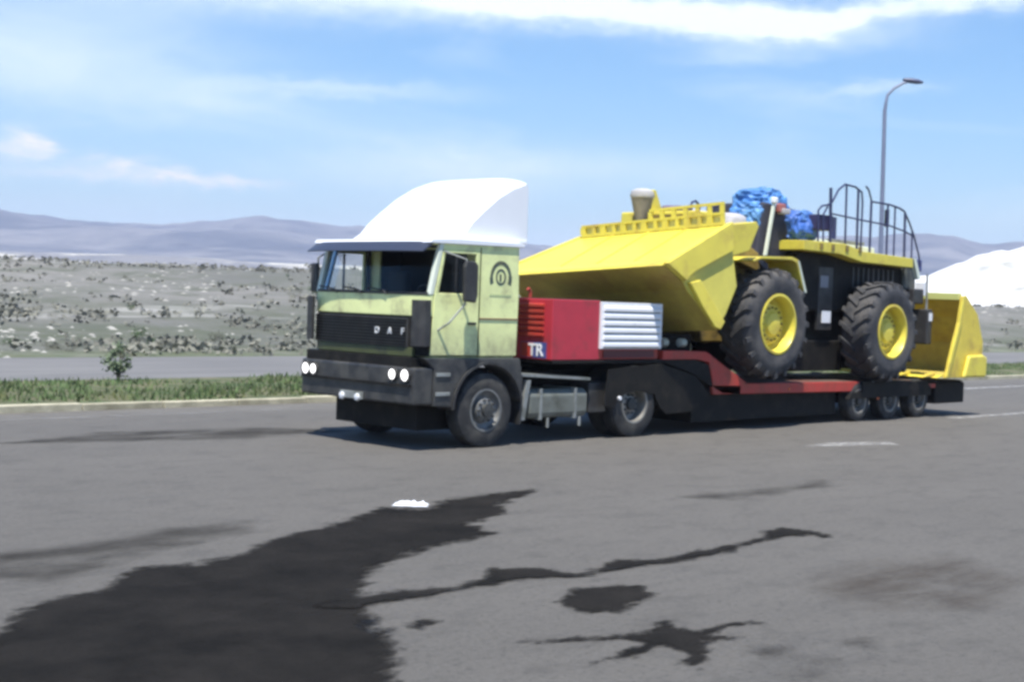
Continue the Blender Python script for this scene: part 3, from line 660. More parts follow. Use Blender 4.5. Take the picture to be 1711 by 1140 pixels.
MB().prism([(2.12, .92), (2.20, .92), (2.10, .35), (2.02, .35)], .03, .10).build('support_strut', m_grey, TR)
for x in (2.62, 3.30): MB().tube([(x, .08, .36), (x, .08, .22)], .022).build('drain_pipe', m_grey, TR)
MB().box(3.52, 3.92, .10, .5, .40, .86).build('air_tank_box', m_black, TR, bevel=.02)
MB().tube([(1.95, .6, 1.3), (2.1, .6, 1.06), (2.5, .7, 1.0)], .05).build('intake_pipe', m_blackm, TR)
MB().prism([(3.9, 1.0), (5.0, 1.0), (4.9, 1.14), (4.0, 1.14)], .8, 1.7).build('fifth_wheel', m_blackm, TR)

# ---------------------------------------------------------------- lowboy trailer
TL = empty('lowboy_trailer', (9.5, 1.25, 0), 'low red gooseneck trailer with red and white cabinet carrying the loader', 'trailer')
gn = MB().prism([(2.60, 1.15), (2.60, 1.20), (5.9, 1.20), (6.5, 1.06), (7.2, .84), (7.2, .60), (6.7, .62), (5.9, .96), (5.2, 1.145)], .0, 2.5)
gno = gn.build('gooseneck', m_blackm, TL, bevel=.01)
MB().prism([(5.10, 1.34), (5.55, 1.34), (6.20, 1.32), (6.32, 1.22), (6.36, 1.14), (5.95, 1.20), (5.10, 1.20)], -.012, .10).build('neck_rail', m_reddk, TL, bevel=.008)
MB().prism([(6.22, 1.32), (6.55, 1.16), (7.34, .80), (7.20, .74), (6.42, .76), (6.38, .9)], -.014, .08).build('neck_gusset', m_reddk, TL, bevel=.01)
# cabinet
cb = MB().box(2.57, 3.59, .0, 2.5, 1.205, 2.09).build('cabinet', m_red, TL, bevel=.012)
cb2 = MB().box(3.592, 5.02, .03, 2.47, 1.205, 2.05).build('engine_bay', m_reddk, TL, bevel=.012)
sp_ = MB().box(3.60, 5.02, -.03, .028, 1.37, 2.075)
slo = sp_.build('slatted_panel', m_slat, cb2, bevel=.006)
for k in range(6):
    z = 1.40 + k * .108
    MB().prism([(-.030, z), (-.062, z + .006), (-.062, z + .05), (-.030, z + .086)], 3.64, 4.98, 'x').build('slat', m_slat, slo)
mg = MB()
for k in range(6): z = 1.40 + k * .108; mg.box(3.66, 4.96, -.034, -.030, z - .018, z - .001)
mg.build('slat_gap', m_grey, slo)
MB().box(3.72, 4.9, .012, .03, 1.235, 1.345).build('lower_grille', mat('maroon', (.12, .03, .03), .6), cb2)
lv = MB()
for k in range(6):
    z = 1.54 + k * .085; lv.prism([(2.569, z), (2.53, z + .01), (2.53, z + .045), (2.569, z + .06)], .16, 1.2)
lv.build('louvre', m_reddk, cb)
MB().box(2.556, 2.569, .10, .62, 1.225, 1.455).build('sign_panel', m_blue, cb)
MB().box(2.551, 2.5555, .36, .61, 1.235, 1.445).build('sign_patch', m_reddk, cb)
text_mesh('TR', .25, m_slat, cb, 'letters', Vector((2.548, .30, 1.335)), ROT_FRONT, .004)
MB().tube([(3.0, .9, 2.09), (3.0, .9, 2.20), (2.95, .9, 2.24)], .03).build('exhaust_stub', m_reddk, cb)
MB().box(2.60, 3.57, .02, 2.48, 2.091, 2.105).build('added_cabinet_lid', mat('bounce_lid_dark', (.07, .06, .05), .8), cb)  # dark lid added on the unseen top to cut red bounce onto the bucket
MB().box(3.60, 5.0, .05, 2.45, 2.051, 2.066).build('added_bay_lid', mat('bounce_lid_dark', (.07, .06, .05), .8), cb2)  # same added lid over the engine bay, stops its red bounce
# hoses and fittings behind the cabinet
hs = MB()
for yy, x in ((.2, 5.35), (.35, 5.5), (.15, 5.75)): hs.lathe(yy, 1.46, [(.001, x - .08), (.07, x - .06), (.07, x + .06), (.001, x + .08)], 12, 'x')
hs.build('fittings', mat('pale_fitting', (.45, .48, .40), .5), TL, smooth=True)
MB().box(5.06, 5.58, .5, 2.3, 1.202, 1.66).build('neck_box', m_ydk, TL, bevel=.02)
MB().box(5.6, 6.45, .5, 2.3, 1.1, 1.58).build('hitch_frame', m_blackm, TL, bevel=.02)
# deck
def dz(x): return .79 - (x - 6.4) * .0095
dk = MB()
dk.prism([(6.4, dz(6.4) - .012), (15.0, dz(15) - .012), (15.0, dz(15) - .13), (6.4, dz(6.4) - .13)], .06, 2.44)
dko = dk.build('deck', m_blackm, TL)
MB().prism([(6.4, dz(6.4)), (10.92, dz(10.92)), (10.95, .57), (6.45, .615)], -.0, .06).build('side_beam', m_reddk, TL, bevel=.01)
MB().prism([(6.4, dz(6.4)), (10.92, dz(10.92)), (10.95, .57), (6.45, .615)], 2.44, 2.5).build('side_beam', m_reddk, TL, bevel=.01)
MB().prism([(10.96, dz(10.92)), (13.3, dz(13.3)), (13.5, .60), (13.5, .44), (10.5, .44), (10.6, .55), (10.96, .56)], -.05, .055).build('side_beam', m_blackm, TL)  # black beam dropped lower, standing in for shade on the upper wheels
MB().prism([(13.3, .66), (13.75, .66), (13.75, .58), (13.3, .58)], -.01, .05).build('side_beam', m_reddk, TL)
MB().box(6.0, 7.75, .1, 2.4, .16, .62).box(7.75, 10.4, .18, .55, .15, .62).box(7.75, 10.4, 1.95, 2.25, .15, .62).box(5.2, 6.0, .3, 2.2, .40, 1.1).build('shade_under_frame', m_blackm, TL)  # frame boxes added and deepened to keep the space under the deck in shade
MB().box(13.78, 14.98, .0, 2.5, .25, .67).build('tail_block', m_blackm, TL, bevel=.02)
pk = MB()
for i in range(9): yy = .08 + i * .262; pk.box(6.6, 14.95, yy, yy + .245, dz(10.7) - .012 + 0, dz(10.7) + .004)
# planks follow the slope
pk.v = [(x, y, dz(x) + (z - dz(10.7)) + .003) for x, y, z in pk.v]
pk.build('planks', mat('deck_timber', (.10, .075, .055), .85, var=.3, dirt=(.2, .06, .04), dscale=2), TL)
for x in (10.92, 12.02, 13.12):
    for near in (True, False):
        truck_wheel(TL, x, .38, .38, -.01 if near else 2.51, .24 if near else 2.26, .225, m_rims, deep=.11)
    MB().box(x - .06, x + .06, .24, 2.26, .32, .44).build('axle', m_blackm, TL)
MB().box(11.35, 11.40, -.02, 0, .70, .75).build('reflector', m_slat, TL); 
MB().box(11.55, 11.62, -.012, 0, .40, .52).build('reflector', m_orange, TL)
MB().box(8.6, 8.64, -.012, 0, .64, .68).build('reflector', m_orange, TL)

# ---------------------------------------------------------------- wheel loader
LD = empty('wheel_loader', (9.6, 1.25, .8), 'large yellow wheel loader with raised front bucket and railed rear deck on the trailer', 'loader')
def big_wheel(cx, cz, y0, y1):
    r, rimr = .945, .50; s = 1 if y1 > y0 else -1; w = abs(y1 - y0)
    prof = [(rimr, y0 + s * .05), (rimr + .03, y0 + s * .01), (rimr + .18, y0 - s * .02), (r - .16, y0 - s * .01), (r - .07, y0 + s * .05), (r - .045, y0 + s * .12),
            (r - .045, y1 - s * .12), (r - .07, y1 - s * .05), (r - .16, y1 + s * .01), (rimr + .03, y1 - s * .01), (rimr, y1 - s * .05)]
    m = MB().lathe(cx, cz, prof, 56)
    n = 20
    for k in range(n):   # chevron traction bars from both shoulders
        for side in (0, 1):
            a0 = 2 * math.pi * (k + .5 * side) / n; da = 2 * math.pi / n * .30; sk = .22
            def P(a, rr, y): return (cx + rr * math.cos(a), y, cz + rr * math.sin(a))
            ys, ye, ym = (y0 + s * .015, y0 + s * w * .52, y0) if side == 0 else (y1 - s * .015, y1 - s * w * .52, y1)
            vs = []
            for (yy, off, rr) in ((ys, 0, r - .10), (ys + (ye - ys) * .18, .02, r), (ye, sk, r)):
                vs += [P(a0 + off - da * .5, r - .12, yy), P(a0 + off - da * .5, rr, yy), P(a0 + off + da * .5, rr, yy), P(a0 + off + da * .5, r - .12, yy)]
            m.add(vs, [(0, 1, 2, 3), (11, 10, 9, 8)] + [(4 * i + j, 4 * i + (j + 1) % 4, 4 * i + 4 + (j + 1) % 4, 4 * i + 4 + j) for i in range(2) for j in range(4)])
            # shoulder block reaching down the sidewall
            m.add([P(a0 - da * .5, r - .02, ys), P(a0 + da * .5, r - .02, ys), P(a0 + da * .5, r - .15, ys - (s if side == 0 else -s) * .018), P(a0 - da * .5, r - .15, ys - (s if side == 0 else -s) * .018),
                   P(a0 - da * .5, r - .02, ys + (s if side == 0 else -s) * .05), P(a0 + da * .5, r - .02, ys + (s if side == 0 else -s) * .05), P(a0 + da * .5, r - .15, ys + (s if side == 0 else -s) * .05), P(a0 - da * .5, r - .15, ys + (s if side == 0 else -s) * .05)],
                  [(0, 1, 2, 3), (7, 6, 5, 4), (0, 4, 5, 1), (1, 5, 6, 2), (2, 6, 7, 3), (3, 7, 4, 0)])
    ty = m.build('wheel', m_rubbig, LD, smooth=True)
    rp = [(rimr + .015, y0 + s * .05), (rimr + .02, y0 + s * .0), (rimr - .02, y0 - s * .005), (rimr - .045, y0 + s * .04), (rimr - .06, y0 + s * .22), (rimr * .74, y0 + s * .28), (rimr * .68, y0 + s * .17), (rimr * .44, y0 + s * .15), (rimr * .36, y0 + s * .10), (.001, y0 + s * .09)]
    rim = MB().lathe(cx, cz, rp, 48).build('rim', m_yel, ty, smooth=True)
    bl = MB()
    for k in range(16):
        a = k * math.pi / 8; bl.lathe(cx + math.cos(a) * rimr * .56, cz + math.sin(a) * rimr * .56, [(.02, y0 + s * .17), (.02, y0 + s * .13), (.001, y0 + s * .125)], 6)
    bl.build('wheel_bolts', m_ydk, rim)
    return ty
W1 = (7.80, 1.80); W2 = (11.53, 1.70)
for cx, cz in (W1, W2):
    big_wheel(cx, cz, -.30, .32); big_wheel(cx, cz, 2.80, 2.18)
# frames and axles
fr = MB()
fr.prism([(6.9, 1.45), (9.2, 1.45), (9.35, 1.8), (9.3, 2.4), (8.7, 2.75), (8.3, 3.02), (7.2, 2.95), (6.6, 2.3)], .62, 1.88)
fr.build('front_frame', m_ydk, LD, bevel=.03)
MB().prism([(9.55, 1.45), (12.9, 1.45), (13.0, 1.9), (12.95, 2.35), (9.6, 2.35)], .55, 1.95).build('rear_frame', m_blackm, LD, bevel=.03)
for cx, cz in (W1, W2):
    MB().box(cx - .18, cx + .18, .30, 2.20, cz - .2, cz + .2).lathe(cx, cz, [(.001, .95), (.34, 1.0), (.40, 1.25), (.34, 1.5), (.001, 1.55)], 20).build('axle', m_ydk, LD, bevel=.03)
MB().lathe(9.42, 1.25, [(.14, 1.4), (.14, 2.5)], 20, 'z', 1.25).build('pivot_joint', m_blackm, LD)
MB().box(8.4, 11.0, .45, 2.05, .93, 1.5).build('belly_guard', m_blackm, LD, bevel=.03)
MB().box(11.9, 13.1, .45, 2.05, .93, 1.5).build('belly_guard', m_blackm, LD, bevel=.03)
# front fender near and far
for near in (True, False):
    ya, yb = (-.22, .40) if near else (2.1, 2.72)
    f = MB().prism([(7.10, 2.86), (7.35, 2.93), (8.25, 2.96), (8.42, 2.92), (8.66, 2.40), (8.62, 2.38), (8.38, 2.86), (8.22, 2.91), (7.35, 2.89), (7.12, 2.83)], ya, yb)
    f.build('fender', m_yel, LD, bevel=.008)
    MB().prism([(8.40, 2.90), (8.44, 2.90), (8.70, 2.36), (8.64, 2.36)], ya - .01, ya + .05).build('fender_edge', m_pillar, LD)
# hood: radiator and engine panels, their shade under the yellow deck painted dark
hd = MB().prism([(9.35, 2.05), (12.9, 2.05), (13.05, 2.95), (11.1, 3.02), (10.3, 3.10), (9.25, 3.10)], .38, 2.12)
hdo = hd.build('engine_housing', m_blackm, LD, bevel=.03)
vt = MB()
for k in range(9): vt.box(11.1 + k * .18, 11.16 + k * .18, .36, .38, 2.5, 2.9)
vt.build('housing_vents', m_black, hdo)
# platform deck (yellow strip that steps down)
for near in (True, False):
    ya, yb = (.10, .85) if near else (1.65, 2.40)
    p = MB().prism([(9.05, 3.30), (10.4, 3.30), (11.0, 3.19), (12.85, 3.14), (12.88, 2.96), (11.0, 2.99), (10.25, 3.105), (9.05, 3.13)], ya, yb)
    p.build('platform', m_yel, LD, bevel=.01)
MB().prism([(9.05, 3.36), (9.6, 3.42), (10.6, 3.42), (12.7, 3.34), (12.7, 3.145), (11.0, 3.20), (10.4, 3.305), (9.05, 3.31)], .86, 1.64).build('hood_top', m_pillar, LD, bevel=.03)
MB().prism([(12.85, 3.14), (12.95, 3.14), (13.15, 2.75), (13.05, 2.73)], .08, .16).build('deck_edge', m_pillar, LD)
MB().box(11.0, 12.3, .86, 1.2, 3.37, 3.44).build('walkway_pad', m_grey, LD, bevel=.01)
# operator tower behind the arms
tw = MB().prism([(8.35, 2.95), (8.52, 3.95), (9.25, 3.95), (9.5, 3.1), (9.5, 2.4), (8.6, 2.4)], .62, 1.9)
two = tw.build('operator_tower', mat('tower_dark', (.035, .035, .05), .6, var=.3), LD, bevel=.04)
MB().prism([(8.50, 3.0), (8.555, 3.0), (8.76, 3.95), (8.715, 3.95)], .53, .58).build('pale_post', m_pillar, LD)
MB().lathe(8.74, .54, [(.001, 3.90), (.06, 3.92), (.07, 4.0), (.05, 4.06), (.001, 4.07)], 14, 'z', .54).build('beacon', m_white, LD, smooth=True) if False else MB().box(8.68, 8.80, .50, .60, 3.93, 4.05).build('beacon', m_white, LD, bevel=.03)
MB().box(8.86, 9.05, .50, .61, 3.78, 3.95).build('tail_lamp', mat('dull_red_lens', (.40, .14, .12), .4), LD, bevel=.03)
MB().box(8.9, 9.12, .45, .60, 3.76, 3.86).build('lamp_bracket', m_cloth, LD, bevel=.02)
# arms
for yy in (.45, 1.75):
    a = MB().prism([(6.30, 3.36), (7.20, 3.50), (7.32, 3.40), (8.2, 3.02), (8.2, 2.70), (7.2, 2.95), (6.9, 3.02), (6.35, 2.95)], yy, yy + .30)
    a.build('lift_arm', m_ydk if yy > 1 else m_ydk, LD, bevel=.02)
    MB().tube([(7.9, yy + .4, 2.2), (6.6, yy + .4, 2.55)], .09, 12).build('lift_cylinder', m_blackm, LD)
MB().prism([(6.30, 3.40), (7.05, 3.49), (7.12, 3.42), (6.88, 3.0), (6.30, 2.86)], -.30, -.05).build('arm_cheek', m_yel, LD, bevel=.015)
MB().box(6.5, 6.9, .75, 1.75, 2.3, 3.0).build('cross_member', m_ydk, LD, bevel=.03)
# beam with openings behind the bucket rim
TILT = Matrix.Translation((0, -.35, 3.0)) @ Matrix.Rotation(R(-3.4), 4, 'X') @ Matrix.Translation((0, .35, -3.0))
# ---- front bucket (baked tilt: near side higher)
BY0, BY1 = -.35, 2.87
def extr(pts, y0, y1, th=None): return MB().prism(pts, y0, y1)
bk = MB()
A, T, B, K = (4.63, 2.69), (6.25, 3.40), (5.95, 1.70), (6.42, 2.39)
# closed plate loop: top plate, floor plate, back
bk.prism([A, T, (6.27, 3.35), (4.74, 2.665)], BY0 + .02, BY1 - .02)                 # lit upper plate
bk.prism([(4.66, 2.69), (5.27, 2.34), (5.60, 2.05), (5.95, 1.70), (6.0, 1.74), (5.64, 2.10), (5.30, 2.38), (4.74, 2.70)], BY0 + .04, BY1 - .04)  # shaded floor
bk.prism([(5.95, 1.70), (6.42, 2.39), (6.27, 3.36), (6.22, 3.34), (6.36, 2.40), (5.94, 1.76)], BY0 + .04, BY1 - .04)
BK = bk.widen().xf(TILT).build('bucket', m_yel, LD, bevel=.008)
bf = MB().prism([(4.64, 2.665), (5.25, 2.32), (5.585, 2.03), (5.94, 1.685), (5.945, 1.70), (5.60, 2.045), (5.27, 2.335), (4.66, 2.685)], BY0 + .041, BY1 - .041).widen().xf(TILT).build('bucket_floor', m_yshade, BK)
for ya, yb in ((BY0, BY0 + .04), (BY1 - .04, BY1)):
    MB().prism([(4.60, 2.70), (6.27, 3.43), (6.45, 2.40), (6.15, 1.95), (5.92, 1.70), (5.80, 1.75), (5.50, 2.05), (5.2, 2.28), (5.08, 2.44)], ya, yb).widen().xf(TILT).build('side_plate', m_yel2 if ya > 0 else mat('side_plate_yellow', (.66, .58, .10), .5, var=.08), BK, bevel=.006)
    s = -1 if ya < 0 else 1; y = ya if ya < 0 else yb
    a, b2 = sorted((y, y + s * .07))
    MB().prism([(4.60, 2.70), (6.28, 3.435), (6.30, 3.0), (6.26, 2.96), (5.30, 2.60), (5.16, 2.52), (5.08, 2.44)], a, b2).widen().xf(TILT).build('rim_flange', m_yel, BK, bevel=.012)
    MB().prism([(5.16, 2.42), (5.42, 2.47), (6.04, 1.82), (5.92, 1.69), (5.78, 1.73), (5.48, 2.03)], a, b2).widen().xf(TILT).build('wear_plate', m_yel, BK, bevel=.015)
MB().prism([(4.55, 2.665), (4.60, 2.71), (4.80, 2.78), (4.80, 2.74), (4.63, 2.675)], BY0 + .0, BY1).widen().xf(TILT).build('cutting_edge', m_yel, BK)
for o_i, yy in enumerate((.45, 1.25, 2.05)):
    MB().prism([(4.78, 2.752), (6.2, 3.382), (6.2, 3.396), (4.78, 2.766)], yy, yy + .035).widen().xf(TILT).build('weld_seam', m_yel2, BK)
# spill guard strip along the upper rim with openings
sg_ = MB(); n = 13
sg_.box(6.18, 6.22, BY0 + .05, BY1 - .06, 3.385, 3.44).box(6.18, 6.22, BY0 + .05, BY1 - .06, 3.56, 3.60)
for k in range(n + 1):
    yy = BY0 + .05 + (BY1 - BY0 - .2) * k / n; sg_.box(6.183, 6.217, yy, yy + (.12 if k % 2 else .07), 3.44, 3.56)
sg_.box(6.18, 6.22, BY0 + .05, 1.25, 3.72, 3.765)
for k in range(7): sg_.box(6.183, 6.217, BY0 + .05 + k * .25, BY0 + .13 + k * .25, 3.60, 3.72)
sgo = sg_.widen().xf(TILT).build('spill_guard', m_yel, BK)
MB().box(6.225, 6.24, BY0 + .06, BY1 - .12, 3.43, 3.58).widen().xf(TILT).build('guard_backing', mat('pale_yellow', (.66, .62, .22), .6, var=.1), sgo)
# yellow linkage tower standing behind the rim
lt = MB().prism([(6.45, 2.9), (7.0, 2.9), (7.05, 3.50), (6.95, 3.66), (6.50, 3.66)], .55, 2.2)
lto = lt.build('linkage_tower', m_yel, LD, bevel=.03)
MB().prism([(6.5, 3.66), (6.95, 3.66), (6.74, 4.05), (6.66, 4.05)], 1.62, 1.74).build('linkage_ear', m_yel, lto, bevel=.01)
MB().prism([(6.46, 3.5), (6.49, 3.5), (6.49, 3.6), (6.46, 3.6)], .8, 1.9).build('linkage_slot', m_ydk, lto)
# loops of far guard rail
for (xa, xb, yy, z0, z1) in ((7.55, 7.85, 1.5, 3.5, 3.93), (8.15, 8.85, 1.5, 3.4, 3.90)):
    pts = [(xa, yy, z0), (xa, yy, z1 - .12), (xa + .05, yy, z1 - .03), ((xa + xb) / 2, yy, z1), (xb - .06, yy, z1 - .06), (xb, yy, z1 - .2), (xb, yy, z0)]
    MB().tube(pts, .022, 6).build('grab_rail', m_rail, LD)
# near handrails along the rear deck
RY = .16
def rail(pts, r=.02, name='handrail'): return MB().tube([(x, RY + dy, z) for x, z, dy in [(p + (0,))[:3] for p in pts]], r, 6).build(name, m_rail, LD, smooth=True)
rail([(9.58, 3.22), (9.55, 3.86), (9.66, 3.95), (9.85, 3.98), (10.0, 4.05), (10.18, 4.28), (10.4, 4.40), (10.75, 4.38), (10.98, 4.30), (11.02, 4.1), (11.02, 3.2)])
rail([(11.12, 4.42), (11.22, 4.36), (11.34, 4.15), (12.0, 4.14), (12.35, 4.10), (12.55, 4.05), (12.75, 3.85), (12.95, 3.60), (13.18, 3.22), (13.24, 3.0)])
rail([(9.75, 3.22), (9.72, 3.80), (9.85, 3.95)], .018)
rail([(9.98, 3.20), (9.93, 4.30)], .032)
rail([(10.48, 3.25), (10.45, 4.38)], .022); rail([(10.88, 3.2), (10.86, 4.33)], .026); 
rail([(11.34, 3.08), (11.33, 4.16)], .026); rail([(11.95, 3.12), (11.93, 4.14)], .024); rail([(12.22, 3.05), (12.20, 4.12)], .02) ; rail([(12.62, 3.02), (12.58, 4.03)], .028); rail([(12.90, 3.0), (12.88, 3.68)], .02)
rail([(10.0, 3.83), (11.0, 3.78), (12.0, 3.74), (12.6, 3.66), (12.95, 3.58)], .017)
MB().box(9.60, 10.12, RY + .03, RY + .40, 3.52, 3.80).build('battery_box', mat('navy_box', (.04, .035, .09), .5), LD, bevel=.02)
MB().box(12.02, 12.09, RY + .05, RY + .12, 3.72, 4.05).build('wiper_bottle', m_blackm, LD, bevel=.01)
for i, x in enumerate((9.6, 9.98, 10.45, 10.9)): MB().box(x - .05, x + .05, .085, .105, 3.16, 3.27).build('post_foot', m_ydk, LD)
# far handrail
MB().tube([(10.3, 2.35, 3.2), (10.3, 2.35, 4.1), (10.5, 2.35, 4.2), (12.3, 2.35, 4.05), (12.8, 2.35, 3.5), (12.8, 2.35, 3.0)], .02, 6).build('handrail', m_rail, LD)
# stickers and small panel near articulation
MB().box(10.12, 10.40, .355, .372, 1.83, 2.05).build('warning_label', m_slat, LD)
MB().box(10.02, 10.28, .355, .372, 2.48, 2.70).build('warning_label', mat('grey_label', (.25, .25, .27), .6), LD)
MB().box(9.98, 10.46, .373, .42, 1.7, 2.86).build('service_door', m_black, LD)
MB().prism([(8.9, 1.5), (9.5, 1.5), (9.5, 1.9), (9.0, 1.9)], .3, .6).build('step_frame', m_black, LD)
# rear grille, ladder and lamps
MB().prism([(12.92, 1.5), (13.30, 1.55), (13.40, 2.0), (13.35, 2.9), (13.10, 3.08), (12.92, 3.05)], .30, 2.20).build('counterweight', mat('grimy_steel', (.10, .105, .09), .6, var=.3, dirt=(.03, .03, .03), dscale=4), LD, bevel=.04)
MB().box(13.30, 13.48, .24, .44, 2.90, 3.14).build('work_lamp', mat('navy_lamp', (.04, .05, .20), .4), LD, bevel=.03)
MB().tube([(13.50, .12, 1.5), (13.48, .12, 2.85)], .025, 6).build('ladder_rail', m_grey, LD)
MB().box(13.32, 13.40, .10, .28, 2.42, 2.68).build('warning_label', m_slat, LD)
MB().box(13.25, 13.45, -.05, .35, 1.45, 2.15).build('battery_cover', m_black, LD, bevel=.03)
MB().box(13.30, 13.40, -.07, -.045, 1.92, 2.08).build('warning_label', m_slat, LD)
MB().box(12.95, 13.35, .1, .5, 2.25, 2.55).build('tail_bracket', m_black, LD, bevel=.03)
# exhaust
MB().tube([(11.75, 1.25, 3.3), (11.75, 1.25, 3.9)], .07, 12).build('exhaust_pipe', m_rail, LD)

# ---------------------------------------------------------------- loose things
# spare bucket standing open at the tail of the trailer
SB = empty('loose_bucket', (14.3, 1.3, .8), 'open yellow bucket standing on the trailer tail behind the loader', 'bucket')
ty0, ty1 = -.28, 2.78
MB().prism([(13.55, .86), (13.62, .92), (15.02, .98), (15.10, 1.10), (15.02, 1.60), (14.72, 2.10), (14.28, 2.42), (14.20, 2.40), (14.64, 2.04), (14.94, 1.56), (15.00, 1.12), (14.92, 1.06), (13.6, .90)][:0] or
           [(13.5, .80), (15.12, .80), (15.12, 1.5), (14.85, 2.05), (14.35, 2.44), (14.20, 2.42), (14.22, 2.37), (14.35, 2.38), (14.78, 2.02), (15.04, 1.48), (15.04, .88), (13.5, .86)], ty0 + .04, ty1 - .04).build('bucket_shell', m_yshade, SB, bevel=.01)
for ya, yb in ((ty0, ty0 + .04), (ty1 - .04, ty1)):
    MB().prism([(13.62, .79), (15.14, .79), (15.16, 1.5), (14.88, 2.08), (14.36, 2.46), (14.18, 2.44), (14.06, 1.9), (13.85, 1.4)], ya, yb).build('side_plate', m_yel2, SB, bevel=.008)
s_ = MB().prism([(13.58, .80), (13.70, .80), (13.93, 1.4), (14.14, 1.9), (14.24, 2.44), (14.16, 2.44), (14.04, 1.9), (13.82, 1.4)], ty0 - .05, ty0 - .001); s_.build('edge_bar', m_yel, SB, bevel=.01)
MB().prism([(14.25, .79), (15.20, .79), (15.22, 1.2), (15.05, 1.26), (14.45, 1.24)], ty0 - .09, ty0 - .002).build('heel_plate', m_yel, SB, bevel=.05)
MB().prism([(13.30, .80), (13.55, .86), (13.55, .80)], ty0, ty1).build('cutting_edge', m_yel, SB)
for k in range(6):
    yy = ty0 + .12 + k * .54; MB().prism([(12.95, .81), (13.45, .90), (13.5, .81)], yy, yy + .12).build('tooth', m_yel2, SB, bevel=.01)
MB().box(14.12, 14.24, ty0 + .04, ty1 - .04, 2.36, 2.50).build('top_lip', mat('lip_yellow', (.62, .62, .20), .5), SB, bevel=.01)
# tarpaulins
def lump(name, m, c, s, seed, label, cat, amp=.22, sub=4, squash=0):
    bm = bmesh.new(); bmesh.ops.create_icosphere(bm, subdivisions=sub, radius=1)
    for v in bm.verts:
        p = v.co.copy(); k = 1 + (.16 * (noise.noise(p * 4.5 + Vector((seed, 1, 2))) - .5 * abs(noise.noise(p * 7 + Vector((2, seed, 2))))) if 'tarp' in name else 0) + amp * noise.fractal(p * 1.3 + Vector((seed, 0, 0)), 1, 2, 3) + amp * .45 * noise.ridged_multi_fractal(p * 2.2 + Vector((0, seed, 0)), 1, 2, 3, 1, 2) * .4
        q_ = [abs(t) ** .75 * (1 if t > 0 else -1) for t in p]
        v.co = Vector((q_[0] * s[0] * k + c[0], q_[1] * s[1] * k + c[1], q_[2] * s[2] * k + c[2]))
    me = bpy.data.meshes.new(name); bm.to_mesh(me); bm.free(); me.materials.append(m)
    for p in me.polygons: p.use_smooth = 'tarp' not in name
    o = bpy.data.objects.new(name, me); C.objects.link(o); return tag(o, label, cat) if label else o
lump('blue_tarpaulin', m_tarp, (9.02, 1.05, 3.98), (.40, .42, .27), 3, 'light blue tarpaulin bundled over the top of the loader tower', 'tarpaulin', .18)
lump('blue_tarpaulin', m_tarp, (8.58, .98, 3.72), (.24, .34, .24), 9, 'light blue tarpaulin fold hanging towards the front bucket', 'tarpaulin', .2)
lump('blue_tarpaulin', m_tarp2, (9.62, .66, 3.58), (.40, .32, .30), 14, 'darker blue tarpaulin bundle beside the dark box on the rear deck', 'tarpaulin', .22)
# funnel and bundles behind the rim
fn = empty('funnel', (6.0, 1.45, 3.5), 'tapered dark funnel with a rounded white cap standing on the front bucket rim', 'funnel')
MB().lathe(6.35, 1.6, [(.001, 3.40), (.09, 3.40), (.12, 3.55), (.19, 3.86), (.20, 3.90)], 20, 'z', 1.6).build('cone', mat('brown_grey', (.26, .23, .19), .8, var=.3), fn, smooth=True)
MB().lathe(6.35, 1.6, [(.20, 3.88), (.215, 3.92), (.19, 4.0), (.10, 4.04), (.001, 4.05)], 20, 'z', 1.6).build('cap', m_cloth, fn, smooth=True)
lump('sack_bundle', mat('grey_violet_sack', (.16, .13, .20), .8, var=.3, bump=.4, bscale=8), (6.98, 1.35, 3.72), (.26, .25, .07), 4, 'flat dark violet sack lying on top of the yellow linkage behind the bucket', 'sack', .25, 3)
lump('sack_bundle', m_cloth, (7.45, 1.35, 3.66), (.24, .22, .09), 6, 'pale sack lying between the violet sack and the blue grab rail', 'sack', .25, 3)
lump('sack_bundle', m_cloth, (7.75, .75, 3.52), (.26, .22, .17), 8, 'pale sack lying under the curved grab rail beside the light blue tarpaulin', 'sack', .2, 3)
# street lamp
SL = empty('street_lamp', (32.55, 12.45, .05), 'tall slim grey street lamp with one curved arm behind the loader', 'street lamp')
px, py = 32.55, 12.45
MB().tube([(px, py, .05), (px + .05, py + .1, 5), (px + .10, py + .2, 9.3), (px + .13, py + .18, 9.6)], .095, 10, .055).build('pole', m_pole, SL, smooth=True)
MB().tube([(px + .13, py + .18, 9.6), (px + .19, py + .17, 9.88), (px + .36, py + .02, 10.14), (px + .60, py - .2, 10.34), (px + .72, py - .3, 10.39)], .055, 8, .04).build('arm', m_pole, SL, smooth=True)
lh = MB().lathe(0, 0, [(.001, -.38), (.10, -.34), (.16, -.1), (.15, .18), (.07, .36), (.001, .38)], 14)
lh.v = [(x, y, z * .6) for x, y, z in lh.v]
lh.xf(Matrix.Translation((px + .90, py - .42, 10.44)) @ Matrix.Rotation(R(-135), 4, 'Z') @ Matrix.Rotation(R(-6), 4, 'X')).build('lamp_head', mat('lamp_head_paint', (.10, .11, .18), .5), SL, smooth=True)
MB().box(px - .2, px + .2, py - .2, py + .2, .0, .12).build('base', m_kerb, SL)
